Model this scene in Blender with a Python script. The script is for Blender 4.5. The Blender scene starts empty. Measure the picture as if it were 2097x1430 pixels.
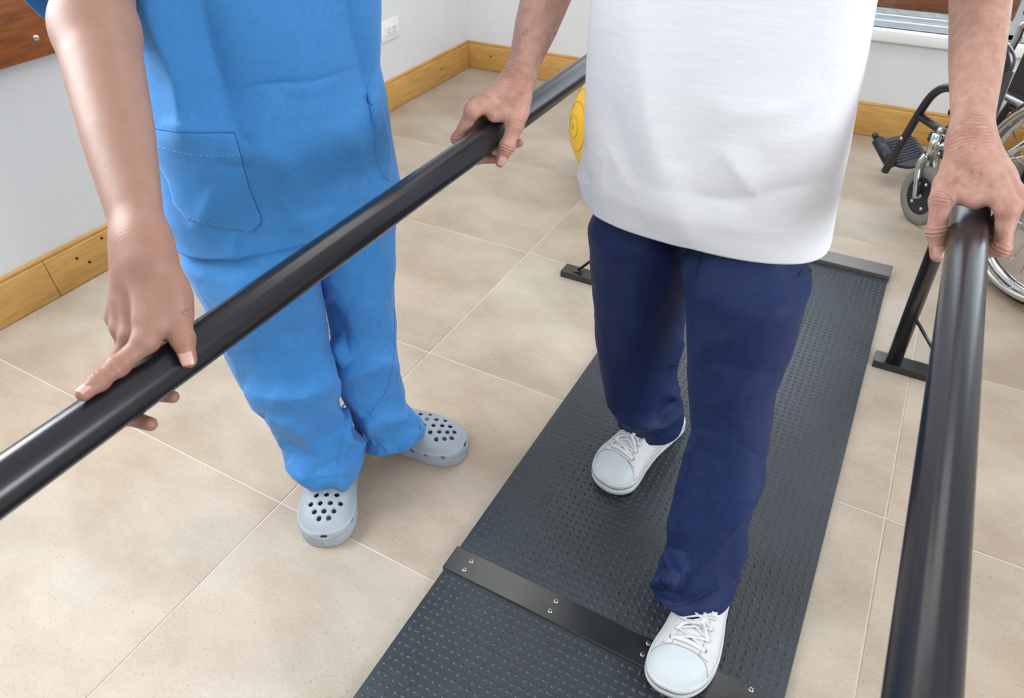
import bpy, bmesh, math, random
import numpy as np
from mathutils import Vector, Matrix
from mathutils.bvhtree import BVHTree

random.seed(7); rng = np.random.default_rng(7)
scn = bpy.context.scene
col = scn.collection

# ------------------------------------------------------------------ camera
IW, IH = 2097.0, 1430.0
YAW, PITCH, ROLL, FPX, CAMH = -0.516315, 0.693353, -0.017884, 1425.6, 1.2
def _axes():
    fw = np.array([math.sin(YAW)*math.cos(PITCH), math.cos(YAW)*math.cos(PITCH), -math.sin(PITCH)])
    r = np.array([math.cos(YAW), -math.sin(YAW), 0.0]); u = np.cross(r, fw)
    c, s = math.cos(ROLL), math.sin(ROLL)
    return c*r+s*u, -s*r+c*u, fw
CR, CU, CF = _axes(); CC = np.array([0, 0, CAMH])
cam = bpy.data.cameras.new('camera'); camo = bpy.data.objects.new('camera', cam); col.objects.link(camo)
m = Matrix(((CR[0], CU[0], -CF[0], CC[0]), (CR[1], CU[1], -CF[1], CC[1]), (CR[2], CU[2], -CF[2], CC[2]), (0, 0, 0, 1)))
camo.matrix_world = m
cam.sensor_width = 36.0; cam.lens = FPX/IW*36.0; cam.clip_start = 0.02
cam.dof.use_dof = True; cam.dof.focus_distance = 1.15; cam.dof.aperture_fstop = 11.0
scn.camera = camo

# ------------------------------------------------------------------ light and exposure
vs = scn.view_settings
vs.view_transform = 'Standard'; vs.look = 'None'; vs.gamma = 1.0; vs.use_curve_mapping = False
vs.exposure = -0.22
w = bpy.data.worlds.new('sky'); scn.world = w; w.use_nodes = True
wb = w.node_tree.nodes['Background']; wb.inputs[0].default_value = (0.78, 0.88, 1.0, 1); wb.inputs[1].default_value = 1.6
def area(name, loc, target, sx, sy, power, color):
    l = bpy.data.lights.new(name, 'AREA'); l.shape = 'RECTANGLE'; l.size = sx; l.size_y = sy
    l.energy = power; l.color = color
    o = bpy.data.objects.new(name, l); col.objects.link(o); o.location = loc
    o.rotation_euler = (Vector(target)-Vector(loc)).to_track_quat('-Z', 'Y').to_euler()
    return o
WX0, WX1, WY0, WY1, WZ = -2.05, 3.2, -2.6, 3.2, 2.6      # room extents
area('daylight_window_back', (0.2, WY1-0.06, 1.25), (0.0, 0.0, 0.3), 2.7, 1.4, 26, (0.86, 0.93, 1.0))
area('daylight_window_right', (WX1-0.08, 0.3, 1.55), (-0.6, 0.8, 0.5), 1.6, 1.3, 100, (0.95, 0.97, 1.0))
area('daylight_window_left', (WX0+0.05, 0.15, 1.62), (-0.3, 0.75, 0.2), 1.1, 0.9, 58, (0.95, 0.97, 1.0))
area('added_ceiling_light', (-0.6, -0.5, WZ-0.06), (-0.6, 0.2, 0), 1.8, 1.2, 11, (1.0, 0.97, 0.93))  # added lamp out of view, gives soft light from above
area('added_ceiling_light', (-0.6, 2.0, WZ-0.06), (-0.6, 2.0, 0), 1.8, 0.9, 12, (1.0, 0.97, 0.93))  # second added overhead lamp, softens the light towards the back

# ------------------------------------------------------------------ helpers
def ray(px, py): return CF + CR*(px-IW/2)/FPX - CU*(py-IH/2)/FPX
def AD(px, py, d): return CC + ray(px, py)*d
def onz(px, py, z=0.0):
    d = ray(px, py); return CC + d*((z-CAMH)/d[2])
def proj(V):
    D = np.asarray(V, float)-CC; dep = D@CF
    return IW/2+FPX*(D@CR)/dep, IH/2-FPX*(D@CU)/dep, dep
def A(*a): return np.array(a, float)
def unit(v): v = np.asarray(v, float); return v/np.linalg.norm(v)
def pchip(xs, ys, x):
    xs = np.asarray(xs, float); ys = np.asarray(ys, float); x = np.clip(np.asarray(x, float), xs[0], xs[-1])
    h = np.diff(xs); dl = np.diff(ys)/h; d = np.zeros_like(ys)
    for i in range(1, len(xs)-1):
        if dl[i-1]*dl[i] > 0:
            w1 = 2*h[i]+h[i-1]; w2 = h[i]+2*h[i-1]; d[i] = (w1+w2)/(w1/dl[i-1]+w2/dl[i])
    d[0] = dl[0]; d[-1] = dl[-1]
    i = np.clip(np.searchsorted(xs, x, 'right')-1, 0, len(xs)-2); t = (x-xs[i])/h[i]
    return (ys[i]*(1+2*t)*(1-t)**2 + h[i]*d[i]*t*(1-t)**2 + ys[i+1]*t*t*(3-2*t) + h[i]*d[i+1]*t*t*(t-1))
def smooth(a, b, x): t = np.clip((x-a)/(b-a), 0, 1); return t*t*(3-2*t)

MATS = {}
def M(name, c, rough=0.5, metal=0.0, c2=None, nscale=8.0, namt=0.5, stretch=(1, 1, 1), bump=None, spec=0.5,
      sss=0.0, coat=0.0, sheen=0.0, detail=6, rand=0.0, trans=0.0, ramp=(0.3, 0.7), rvar=0.0):
    if name in MATS: return MATS[name]
    mt = bpy.data.materials.new(name); mt.use_nodes = True; nt = mt.node_tree; N = nt.nodes; Lk = nt.links
    b = N['Principled BSDF']; b.inputs['Base Color'].default_value = (*c, 1); b.inputs['Roughness'].default_value = rough
    b.inputs['Metallic'].default_value = metal; b.inputs['Specular IOR Level'].default_value = spec
    if sss: b.inputs['Subsurface Weight'].default_value = sss; b.inputs['Subsurface Radius'].default_value = (0.012, 0.005, 0.003); b.inputs['Subsurface Scale'].default_value = 0.5
    if coat: b.inputs['Coat Weight'].default_value = coat; b.inputs['Coat Roughness'].default_value = 0.15
    if sheen: b.inputs['Sheen Weight'].default_value = sheen; b.inputs['Sheen Roughness'].default_value = 0.4
    if trans: b.inputs['Transmission Weight'].default_value = trans
    tc = N.new('ShaderNodeTexCoord'); mp = N.new('ShaderNodeMapping'); mp.inputs['Scale'].default_value = stretch
    Lk.new(tc.outputs['Object'], mp.inputs[0])
    if c2 is not None:
        n = N.new('ShaderNodeTexNoise'); n.inputs['Scale'].default_value = nscale; n.inputs['Detail'].default_value = detail
        n.inputs['Roughness'].default_value = 0.6
        Lk.new(mp.outputs[0], n.inputs['Vector'])
        r = N.new('ShaderNodeValToRGB'); r.color_ramp.elements[0].position = ramp[0]; r.color_ramp.elements[1].position = ramp[1]
        r.color_ramp.elements[0].color = (*c, 1); r.color_ramp.elements[1].color = (*c2, 1)
        Lk.new(n.outputs['Fac'], r.inputs[0]); out = r.outputs[0]
        if rand:
            oi = N.new('ShaderNodeObjectInfo'); hs = N.new('ShaderNodeHueSaturation')
            ma = N.new('ShaderNodeMapRange'); ma.inputs[3].default_value = 1-rand; ma.inputs[4].default_value = 1+rand
            Lk.new(oi.outputs['Random'], ma.inputs[0]); Lk.new(ma.outputs[0], hs.inputs['Value']); Lk.new(out, hs.inputs['Color']); out = hs.outputs[0]
        Lk.new(out, b.inputs['Base Color'])
        if rvar:
            mr = N.new('ShaderNodeMapRange'); mr.inputs[3].default_value = rough-rvar; mr.inputs[4].default_value = rough+rvar
            Lk.new(n.outputs['Fac'], mr.inputs[0]); Lk.new(mr.outputs[0], b.inputs['Roughness'])
    if bump:
        n2 = N.new('ShaderNodeTexNoise'); n2.inputs['Scale'].default_value = bump[0]; n2.inputs['Detail'].default_value = 4
        Lk.new(mp.outputs[0] if len(bump) < 3 else tc.outputs['Object'], n2.inputs['Vector'])
        bp = N.new('ShaderNodeBump'); bp.inputs['Strength'].default_value = bump[1]; bp.inputs['Distance'].default_value = 0.002
        Lk.new(n2.outputs['Fac'], bp.inputs['Height']); Lk.new(bp.outputs[0], b.inputs['Normal'])
    MATS[name] = mt; return mt

BASE = {}
def wloc(o): return BASE.get(o.name, A(0, 0, 0))
def tag(o, label=None, cat=None, group=None, kind=None):
    if label: o['label'] = label
    if cat: o['category'] = cat
    if group: o['group'] = group
    if kind: o['kind'] = kind
    return o
def thing(name, base, label=None, cat=None, group=None, kind=None):
    o = bpy.data.objects.new(name, None); col.objects.link(o); o.location = base; o.empty_display_size = 0.05
    BASE[o.name] = A(*base); return tag(o, label, cat, group, kind)
def mesh(name, V, F, smoothf=True):
    me = bpy.data.meshes.new(name)
    V = np.asarray(V, np.float64)
    if isinstance(F, np.ndarray) and F.ndim == 2:
        n = F.shape[1]; me.vertices.add(len(V)); me.vertices.foreach_set('co', V.ravel())
        me.loops.add(F.size); me.loops.foreach_set('vertex_index', F.ravel().astype(np.int32))
        me.polygons.add(len(F)); me.polygons.foreach_set('loop_start', np.arange(0, F.size, n, dtype=np.int32))
        me.update(calc_edges=True); me.validate()
    else:
        me.from_pydata([tuple(v) for v in V], [], [tuple(int(i) for i in f) for f in F]); me.update()
    if smoothf: me.polygons.foreach_set('use_smooth', np.ones(len(me.polygons), bool))
    return me
def obj(name, VF, mat, parent=None, base=None, smoothf=True, kind=None, label=None, cat=None, group=None):
    V, F = VF; V = np.asarray(V, float)
    if parent is not None: b = wloc(parent)
    else: b = A(*(base if base is not None else (0, 0, 0)))
    me = mesh(name, V-b, F, smoothf); me.materials.append(mat)
    o = bpy.data.objects.new(name, me); col.objects.link(o)
    if parent is not None: o.parent = parent
    else: o.location = b
    BASE[o.name] = b
    return tag(o, label, cat, group, kind)
def inst(name, me, parent, loc, rot=None):
    o = bpy.data.objects.new(name, me); col.objects.link(o); o.parent = parent
    b = wloc(parent) if parent is not None else A(0, 0, 0)
    o.location = A(*loc)-b
    if rot is not None: o.rotation_euler = rot
    BASE[o.name] = A(*loc); return o
def cat(*parts):
    Vs, Fs, n = [], [], 0
    for V, F in parts:
        V = np.asarray(V, float); Vs.append(V); Fs += [tuple(int(i)+n for i in f) for f in F]; n += len(V)
    return np.vstack(Vs), Fs
def box(lo, hi, bev=0.0, rot=None, segs=2):
    lo, hi = A(*lo), A(*hi); bm = bmesh.new(); bmesh.ops.create_cube(bm, size=1.0)
    c, s = (lo+hi)/2, hi-lo
    for v in bm.verts: v.co = Vector((v.co.x*s[0], v.co.y*s[1], v.co.z*s[2]))
    if bev: bmesh.ops.bevel(bm, geom=bm.edges[:], offset=bev, segments=segs, profile=0.5, affect='EDGES')
    V = np.array([v.co[:] for v in bm.verts]); bm.verts.index_update(); F = [[v.index for v in f.verts] for f in bm.faces]; bm.free()
    if rot is not None: V = V@np.asarray(rot).T
    return V+c, F
def frame_from(t, hint=(0, 0, 1)):
    t = unit(t); h = A(*hint)
    if abs(t@h) > 0.98*np.linalg.norm(h): h = A(1, 0, 0)
    a = unit(np.cross(h, t)); return a, np.cross(t, a), t
def tube(P, r, n=12, caps=True, closed=False, flat=None, hint=(0, 0, 1)):
    P = np.asarray(P, float); k = len(P); r = np.broadcast_to(np.asarray(r, float), (k,))
    V = []; a0 = None
    for i in range(k):
        if closed: t = P[(i+1) % k]-P[i-1]
        else: t = P[min(i+1, k-1)]-P[max(i-1, 0)]
        t = unit(t)
        if a0 is None: a, b, _ = frame_from(t, hint)
        else: a = unit(a0-t*(a0@t)); b = np.cross(t, a)
        a0 = a
        th = np.arange(n)*2*np.pi/n
        fa, fb = flat if flat else (1, 1)
        V.append(P[i]+r[i]*(np.cos(th)[:, None]*a*fa+np.sin(th)[:, None]*b*fb))
    V = np.vstack(V); F = []
    for i in range(k if closed else k-1):
        j = (i+1) % k
        for q in range(n): F.append((i*n+q, i*n+(q+1) % n, j*n+(q+1) % n, j*n+q))
    if caps and not closed: F.append(tuple(range(n-1, -1, -1))); F.append(tuple((k-1)*n+q for q in range(n)))
    return V, F
def spline(P, n=8):
    P = np.asarray(P, float); Q = np.vstack([2*P[0]-P[1], P, 2*P[-1]-P[-2]]); out = []
    for i in range(len(P)-1):
        p0, p1, p2, p3 = Q[i:i+4]
        for t in np.linspace(0, 1, n, endpoint=False):
            out.append(0.5*((2*p1)+(p2-p0)*t+(2*p0-5*p1+4*p2-p3)*t*t+(-p0+3*p1-3*p2+p3)*t**3))
    out.append(P[-1]); return np.array(out)
def lathe(prof, c, axis, n=32, hint=(0, 0, 1), closed=False):
    a, b, t = frame_from(axis, hint); prof = np.asarray(prof, float); k = len(prof); th = np.arange(n)*2*np.pi/n
    V = np.vstack([A(*c)+t*h+r*(np.cos(th)[:, None]*a+np.sin(th)[:, None]*b) for r, h in prof]); F = []
    for i in range(k if closed else k-1):
        j = (i+1) % k
        for q in range(n): F.append((i*n+q, i*n+(q+1) % n, j*n+(q+1) % n, j*n+q))
    return V, F
def grid_faces(nr, nc, wrap=True):
    F = []
    i = np.arange(nr-1)[:, None]; q = np.arange(nc if wrap else nc-1)[None, :]; q2 = (q+1) % nc
    F = np.stack([i*nc+q, i*nc+q2, (i+1)*nc+q2, (i+1)*nc+q], -1).reshape(-1, 4)
    return F

# ------------------------------------------------------------------ materials of the setting
m_wall = M('wall_plaster', (0.74, 0.76, 0.78), 0.75, c2=(0.70, 0.73, 0.76), nscale=3, bump=(60, 0.10))
m_ceil = M('ceiling_paint', (0.86, 0.86, 0.85), 0.85)
m_tile = M('stone_tile', (0.375, 0.308, 0.242), 0.45, c2=(0.495, 0.435, 0.365), nscale=3.0, detail=12, stretch=(1.0, 1.7, 1.0), bump=(150, 0.22), rand=0.06, ramp=(0.36, 0.64), rvar=0.08)
def _speckle(mt):
    nt = mt.node_tree; N = nt.nodes; Lk = nt.links; b = N['Principled BSDF']; src = b.inputs['Base Color'].links[0].from_socket
    ge = N.new('ShaderNodeNewGeometry'); n = N.new('ShaderNodeTexNoise'); n.inputs['Scale'].default_value = 170; n.inputs['Detail'].default_value = 3; Lk.new(ge.outputs['Position'], n.inputs['Vector'])
    r = N.new('ShaderNodeValToRGB'); r.color_ramp.elements[0].position = 0.26; r.color_ramp.elements[0].color = (0.76, 0.74, 0.71, 1); r.color_ramp.elements[1].position = 0.42; r.color_ramp.elements[1].color = (1, 1, 1, 1); Lk.new(n.outputs['Fac'], r.inputs[0])
    n2 = N.new('ShaderNodeTexNoise'); n2.inputs['Scale'].default_value = 1.6; n2.inputs['Detail'].default_value = 5; Lk.new(ge.outputs['Position'], n2.inputs['Vector'])
    r2 = N.new('ShaderNodeValToRGB'); r2.color_ramp.elements[0].position = 0.35; r2.color_ramp.elements[0].color = (1.0, 0.93, 0.86, 1); r2.color_ramp.elements[1].position = 0.65; r2.color_ramp.elements[1].color = (0.97, 1.0, 1.0, 1); Lk.new(n2.outputs['Fac'], r2.inputs[0])
    for rr in (r, r2):
        mx = N.new('ShaderNodeMix'); mx.data_type = 'RGBA'; mx.blend_type = 'MULTIPLY'; mx.inputs[0].default_value = 1.0; Lk.new(src, mx.inputs[6]); Lk.new(rr.outputs[0], mx.inputs[7]); src = mx.outputs[2]
    Lk.new(src, b.inputs['Base Color'])
_speckle(m_tile)
m_grout = M('grout', (0.60, 0.55, 0.47), 0.8)
m_oak = M('oak_board', (0.62, 0.36, 0.11), 0.38, c2=(0.46, 0.24, 0.06), nscale=7, stretch=(1.2, 1.2, 9), detail=8, bump=(50, 0.12), ramp=(0.38, 0.75))
m_dark = M('dark_hole', (0.02, 0.015, 0.01), 0.9)
m_stain = M('stained_wood', (0.36, 0.11, 0.02), 0.4, c2=(0.16, 0.04, 0.008), nscale=9, stretch=(1.5, 1.5, 10), detail=8, bump=(60, 0.25))
m_alu = M('aluminium_frame', (0.70, 0.76, 0.82), 0.32, 0.6)
m_white = M('white_gloss_paint', (0.82, 0.84, 0.85), 0.4)
m_glass = M('window_glass', (0.95, 0.98, 1.0), 0.0, trans=1.0, spec=0.5)
m_ground = M('gravel_ground', (0.33, 0.32, 0.27), 0.9, c2=(0.62, 0.60, 0.52), nscale=14, detail=10, bump=(30, 0.8))
m_black = M('black_satin_metal', (0.012, 0.012, 0.014), 0.26, 0.0, spec=0.6, coat=0.3)
m_bar = M('black_lacquered_rail', (0.010, 0.011, 0.016), 0.27, 0.0, spec=0.45, coat=0.12)
m_screw = M('zinc_screw', (0.55, 0.55, 0.53), 0.3, 1.0)
m_mat = M('rubber_mat', (0.024, 0.032, 0.040), 0.42, c2=(0.034, 0.044, 0.054), nscale=5, bump=(500, 0.08), spec=0.55, rvar=0.07)
m_strip = M('black_metal_strip', (0.016, 0.019, 0.021), 0.22, spec=0.6, c2=(0.022, 0.026, 0.028), nscale=12, bump=(220, 0.05), rvar=0.08)
m_alub = M('brown_anodised_strip', (0.16, 0.145, 0.13), 0.35, 0.5)
# ------------------------------------------------------------------ the room
floor = thing('floor', (0, 0, 0), 'beige stone tile floor with pale joints', kind='structure')
obj('grout_bed', box((WX0-0.1, WY0-0.1, -0.08), (WX1+0.1, WY1+0.1, -0.0015)), m_grout, floor, smoothf=False)
TS = 0.568; gx0, gy0 = -0.902, 0.572; J = 0.0016
xs = [gx0+TS*i for i in range(-4, 9)]; ys = [gy0+TS*i for i in range(-7, 7)]
for i in range(len(xs)-1):
    for j in range(len(ys)-1):
        x0, x1, y0, y1 = max(xs[i], WX0), min(xs[i+1], WX1), max(ys[j], WY0), min(ys[j+1], WY1)
        if x1-x0 < 0.012 or y1-y0 < 0.012: continue
        c = A((x0+x1)/2, (y0+y1)/2, 0); hx, hy = (x1-x0)/2-J, (y1-y0)/2-J
        me = mesh('tile', *box((-hx, -hy, -0.008), (hx, hy, 0.0), 0.0012, segs=1), smoothf=False); me.materials.append(m_tile)
        inst('tile', me, floor, c)
def struct(name, VF, mat, label=None):
    V = np.asarray(VF[0]); return obj(name, VF, mat, base=A(V[:, 0].mean(), V[:, 1].mean(), V[:, 2].min()), smoothf=False, kind='structure', label=label)
T = 0.12
ly0, ly1, lz0, lz1 = -0.95, 1.20, 0.90, 2.25           # window in the left wall
struct('wall_left', cat(box((WX0-T, WY0-T, -0.08), (WX0, ly0, WZ)), box((WX0-T, ly1, -0.08), (WX0, WY1+T, WZ)), box((WX0-T, ly0, -0.08), (WX0, ly1, lz0)), box((WX0-T, ly0, lz1), (WX0, ly1, WZ))), m_wall, 'white plaster wall behind the person in blue')
wx0, wx1, wz0, wz1 = -1.15, 1.75, 0.415, 1.95       # window in the back wall
struct('wall_back', cat(box((WX0, WY1, -0.08), (wx0, WY1+T, WZ)), box((wx1, WY1, -0.08), (WX1, WY1+T, WZ)),
       box((wx0, WY1, -0.08), (wx1, WY1+T, wz0)), box((wx0, WY1, wz1), (wx1, WY1+T, WZ))), m_wall, 'white plaster wall with the low window')
ry0, ry1, rz0, rz1 = -1.2, 1.9, 0.6, 2.3            # window in the right wall
struct('wall_right', cat(box((WX1, WY0-T, -0.08), (WX1+T, ry0, WZ)), box((WX1, ry1, -0.08), (WX1+T, WY1+T, WZ)),
       box((WX1, ry0, -0.08), (WX1+T, ry1, rz0)), box((WX1, ry0, rz1), (WX1+T, ry1, WZ))), m_wall)
struct('wall_front', box((WX0, WY0-T, -0.08), (WX1, WY0, WZ)), m_wall)
struct('ceiling', box((WX0-T, WY0-T, WZ), (WX1+T, WY1+T, WZ+0.1)), m_ceil)
def window_y(name, x0, x1, z0, z1, y, label):
    t = thing(name, ((x0+x1)/2, y, z0), label, kind='structure')
    obj('window_frame', cat(box((x0, y+0.02, z0), (x1, y+0.07, z0+0.022), 0.003), box((x0, y+0.035, z0+0.022), (x1, y+0.06, z0+0.040), 0.003),
        box((x0, y+0.02, z1-0.04), (x1, y+0.07, z1), 0.003), box((x0, y+0.02, z0), (x0+0.04, y+0.07, z1), 0.003),
        box((x1-0.04, y+0.02, z0), (x1, y+0.07, z1), 0.003), box(((x0+x1)/2-0.025, y+0.02, z0), ((x0+x1)/2+0.025, y+0.07, z1), 0.003)), m_alu, t, smoothf=False)
    for a, b in ((x0+0.04, (x0+x1)/2-0.025), ((x0+x1)/2+0.025, x1-0.04)):
        obj('window_pane', box((a, y+0.045, z0+0.04), (b, y+0.049, z1-0.04)), m_glass, t, smoothf=False)
    obj('window_sill', box((x0-0.04, y-0.028, z0-0.045), (x1+0.04, y+0.02, z0), 0.006), m_white, t)
    return t
window_y('window_1', wx0, wx1, wz0, wz1, WY1, 'low aluminium framed window in the back wall')
t = thing('window_2', (WX1, (ry0+ry1)/2, rz0), 'large aluminium framed window in the right wall', kind='structure')
obj('window_frame', cat(box((WX1+0.03, ry0, rz0), (WX1+0.08, ry1, rz0+0.05), 0.003), box((WX1+0.03, ry0, rz1-0.05), (WX1+0.08, ry1, rz1), 0.003),
    *[box((WX1+0.03, y, rz0), (WX1+0.08, y+0.05, rz1), 0.003) for y in (ry0, (ry0+ry1)/2-0.025, ry1-0.05)]), m_alu, t, smoothf=False)
obj('window_pane', box((WX1+0.05, ry0+0.05, rz0+0.05), (WX1+0.054, ry1-0.05, rz1-0.05)), m_glass, t, smoothf=False)
t = thing('window_3', (WX0, (ly0+ly1)/2, lz0), 'aluminium framed window in the left wall', kind='structure')
obj('window_frame', cat(box((WX0-0.08, ly0, lz0), (WX0-0.03, ly1, lz0+0.05), 0.003), box((WX0-0.08, ly0, lz1-0.05), (WX0-0.03, ly1, lz1), 0.003),
    *[box((WX0-0.08, y, lz0), (WX0-0.03, y+0.05, lz1), 0.003) for y in (ly0, (ly0+ly1)/2-0.025, ly1-0.05)]), m_alu, t, smoothf=False)
obj('window_pane', box((WX0-0.056, ly0+0.05, lz0+0.05), (WX0-0.052, ly1-0.05, lz1-0.05)), m_glass, t, smoothf=False)
struct('ground_outside', box((-6, WY1+T+0.001, -0.3), (8, 14, -0.05)), m_ground, 'pale stony ground outside the low window')
# baseboards: oak boards with a thin dark top bead
def baseboard(name, segs, axis, label):
    t = thing(name, (segs[0][0], segs[0][1], 0), label, kind='structure')
    for (x0, y0, x1, y1) in segs:
        if axis == 'y': b1 = box((WX0, y0+0.0006, 0.001), (WX0+0.019, y1-0.0006, 0.121), 0.0025); b2 = box((WX0, y0, 0.121), (WX0+0.013, y1, 0.132), 0.002)
        else: b1 = box((x0+0.0006, WY1-0.019, 0.001), (x1-0.0006, WY1, 0.121), 0.0025); b2 = box((x0, WY1-0.013, 0.121), (x1, WY1, 0.132), 0.002)
        bo = obj('board', b1, m_oak, t); obj('top_bead', b2, m_oak, t)
    return t
bl = baseboard('baseboard_left', [(WX0, WY0, WX0, 0.835), (WX0, 0.835, WX0, 2.15), (WX0, 2.15, WX0, WY1-0.019)], 'y', 'oak baseboard along the left wall')
bb = baseboard('baseboard_back', [(WX0, WY1, -0.35, WY1), (-0.35, WY1, 1.2, WY1), (1.2, WY1, WX1, WY1)], 'x', 'oak baseboard along the back wall')
hole = mesh('nail_hole', *lathe([(0, 0.0012), (0.0042, 0.0010), (0.0046, 0)], (0, 0, 0), (0, 0, 1), 10)); hole.materials.append(m_dark)
for y, z in ((0.66, 0.075), (0.925, 0.085), (0.955, 0.055), (1.02, 0.105), (2.92, 0.068), (1.5, 0.06)):
    inst('nail_hole', hole, bl, (WX0+0.019, y, z), (0, math.pi/2, 0))
for x, z in ((-1.90, 0.075), (0.6, 0.07)):
    inst('nail_hole', hole, bb, (x, WY1-0.019, z), (math.pi/2, 0, 0))
# stained board on the left wall, with one screw
t = thing('wall_board', (WX0, 0.9, 0.64), 'dark orange stained wooden board on the left wall above the skirting', 'board')
obj('plank', box((WX0, -1.0, 0.632), (WX0+0.028, 1.24, 0.88), 0.004), m_stain, t)
obj('screw', lathe([(0, 0.003), (0.006, 0.003), (0.008, 0.0)], (WX0+0.028, 1.075, 0.68), (1, 0, 0), 14), m_screw, t, label='small round screw head')
# stained rail outside the window
t = thing('wooden_rail', (0.3, WY1+0.3, -0.05), 'dark orange stained wooden rail outside the low window', 'rail')
obj('rail_plank', box((-1.6, WY1+0.24, 0.430), (2.2, WY1+0.30, 0.60), 0.006), m_stain, t)
for x in (-1.5, 0.9, 2.1): obj('rail_post', box((x, WY1+0.30, -0.05), (x+0.07, WY1+0.36, 0.6), 0.006), m_stain, t)
# double socket on the left wall
t = thing('electrical_outlet', (WX0, 2.53, 0.295), 'white double wall socket above the oak skirting', 'socket')
oy, oz = 2.575, 0.335
obj('cover_plate', box((WX0, oy-0.062, oz-0.042), (WX0+0.008, oy+0.062, oz+0.042), 0.004), m_white, t)
pl = obj('socket_insert', box((WX0+0.006, oy-0.040, oz-0.022), (WX0+0.011, oy+0.040, oz+0.022), 0.003), m_white, t)
m_slot = M('socket_slot', (0.10, 0.16, 0.14), 0.6)
for c in (-0.019, 0.019):
    for dy, dz, a in ((-0.007, 0.006, -0.5), (0.007, 0.006, 0.5), (0, -0.008, 0)):
        R = np.array([[1, 0, 0], [0, math.cos(a), -math.sin(a)], [0, math.sin(a), math.cos(a)]])
        obj('slot', box((WX0+0.0105, oy+c+dy-0.0014, oz+dz-0.005), (WX0+0.0118, oy+c+dy+0.0014, oz+dz+0.005), 0, R), m_slot, pl, smoothf=False)
# unseen ceiling lamps, added as bodies for the soft overhead light
m_emit = bpy.data.materials.new('added_lamp_diffuser'); m_emit.use_nodes = True
_b = m_emit.node_tree.nodes['Principled BSDF']; _b.inputs['Emission Color'].default_value = (1, 0.97, 0.93, 1); _b.inputs['Emission Strength'].default_value = 1.5
for k, (x, y, sx, sy) in enumerate(((-0.6, -0.5, 1.84, 1.24), (-0.6, 2.0, 1.84, 0.94))):
    t = thing('added_ceiling_lamp', (x, y, WZ), ('unseen flat white ceiling lamp added above the camera side for soft light', 'unseen flat white ceiling lamp added towards the back wall for soft light')[k], 'lamp', 'added ceiling lamps')
    obj('added_lamp_housing', box((x-sx/2-0.02, y-sy/2-0.02, WZ-0.05), (x+sx/2+0.02, y+sy/2+0.02, WZ), 0.004), m_white, t)
    obj('added_lamp_diffuser', box((x-sx/2, y-sy/2, WZ-0.055), (x+sx/2, y+sy/2, WZ-0.05)), m_emit, t)

# ------------------------------------------------------------------ walking mat
MX0, MX1, MH = -0.500, 0.131, 0.012
mat_t = thing('walking_mat', ((MX0+MX1)/2, 1.2, 0), 'dark grey studded rubber walkway board on the tiles between the bars', 'mat')
SY0, SY1 = 0.599, 0.653; MYB = 2.06; MYF = -0.35
obj('panel', box((MX0, SY0+0.02, 0.0), (MX1, MYB, MH), 0.0015), m_mat, mat_t)
obj('panel', box((MX0, MYF, 0.0), (MX1, SY0+0.018, MH), 0.0015), m_mat, mat_t)
strip = obj('joint_strip', box((MX0-0.004, SY0, MH-0.010), (MX1+0.002, SY1, MH+0.0030), 0.0012), m_strip, mat_t, smoothf=False, label='smooth black metal strip with screws across the mat')
obj('end_strip', cat(box((MX0-0.002, MYB-0.004, 0.0), (MX1+0.004, MYB+0.062, MH+0.012), 0.002), ), m_alub, mat_t, smoothf=False, label='smooth metal strip at the far end of the mat')
sc = mesh('screw', *cat(lathe([(0.0, 0.0012), (0.0012, 0.0014), (0.0034, 0.0016), (0.0044, 0.0008), (0.0047, 0)], (0, 0, 0), (0, 0, 1), 16))); sc.materials.append(m_screw)
crs = mesh('screw_cross', *cat(box((-0.0026, -0.0006, 0.0014), (0.0026, 0.0006, 0.0019)), box((-0.0006, -0.0026, 0.0014), (0.0006, 0.0026, 0.0019))), smoothf=False); crs.materials.append(m_dark)
for (px, py) in ((965, 1150), (951, 1167), (1138.5, 1231.5), (1126.5, 1251.5), (1328, 1318), (1316, 1341), (1538, 1413)):
    p = onz(px, py, MH+0.003)
    s_ = inst('screw', sc, strip, (p[0], p[1], MH+0.003), (0, 0, random.random()*3))
    # the cross recess is a joined second mesh on the same screw
    c_ = inst('screw_recess', crs, strip, (p[0], p[1], MH+0.003), (0, 0, random.random()*3))
# raised pill studs
def pill(l, w, h, n=5):
    o1, o2 = [], []
    for k in range(n): t_ = -math.pi/2+math.pi*k/(n-1); o1.append((l/2-w/2+w/2*math.cos(t_), w/2*math.sin(t_)))
    o1 += [(-x, -y) for x, y in o1]
    N = len(o1); V = [(x, y, 0) for x, y in o1]+[(x*0.84, y*0.72, h) for x, y in o1]+[(0, 0, h*1.12)]
    F = [(i, (i+1) % N, N+(i+1) % N, N+i) for i in range(N)]+[(N+i, N+(i+1) % N, 2*N) for i in range(N)]
    return np.array(V), F
pv, pf = pill(0.0118, 0.0068, 0.0011)
pm = mesh('stud', pv, pf); pm.materials.append(m_mat)
PT = 0.0151; studs = []
ny0 = int((MYF+0.02)/PT); ny1 = int((MYB-0.012)/PT)
for j in range(ny0, ny1):
    y = j*PT
    if SY0-0.008 < y < SY1+0.008: continue
    for i in range(41):
        x = MX0+0.0135+i*PT
        studs.append((x, y, (i+j) % 2))
sx, sy, sd = proj(np.array([(s[0], s[1], MH) for s in studs]))
vis = (sx > 0) & (sx < IW) & (sy > 0) & (sy < IH) & ~((sx > 1325) & (sx < 1480) & (sy > 1200)) & ~((sx > 1200) & (sx < 1420) & (sy < 1012) & (sy > 850))
order = np.argsort(np.where(vis, sd, 99)); near = set(order[:300].tolist())
rest = []
for k, (x, y, o_) in enumerate(studs):
    a = math.pi/2*o_
    if k in near: inst('stud', pm, mat_t, (x, y, MH-0.0001), (0, 0, a))
    else: rest.append((x, y, a))
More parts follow.
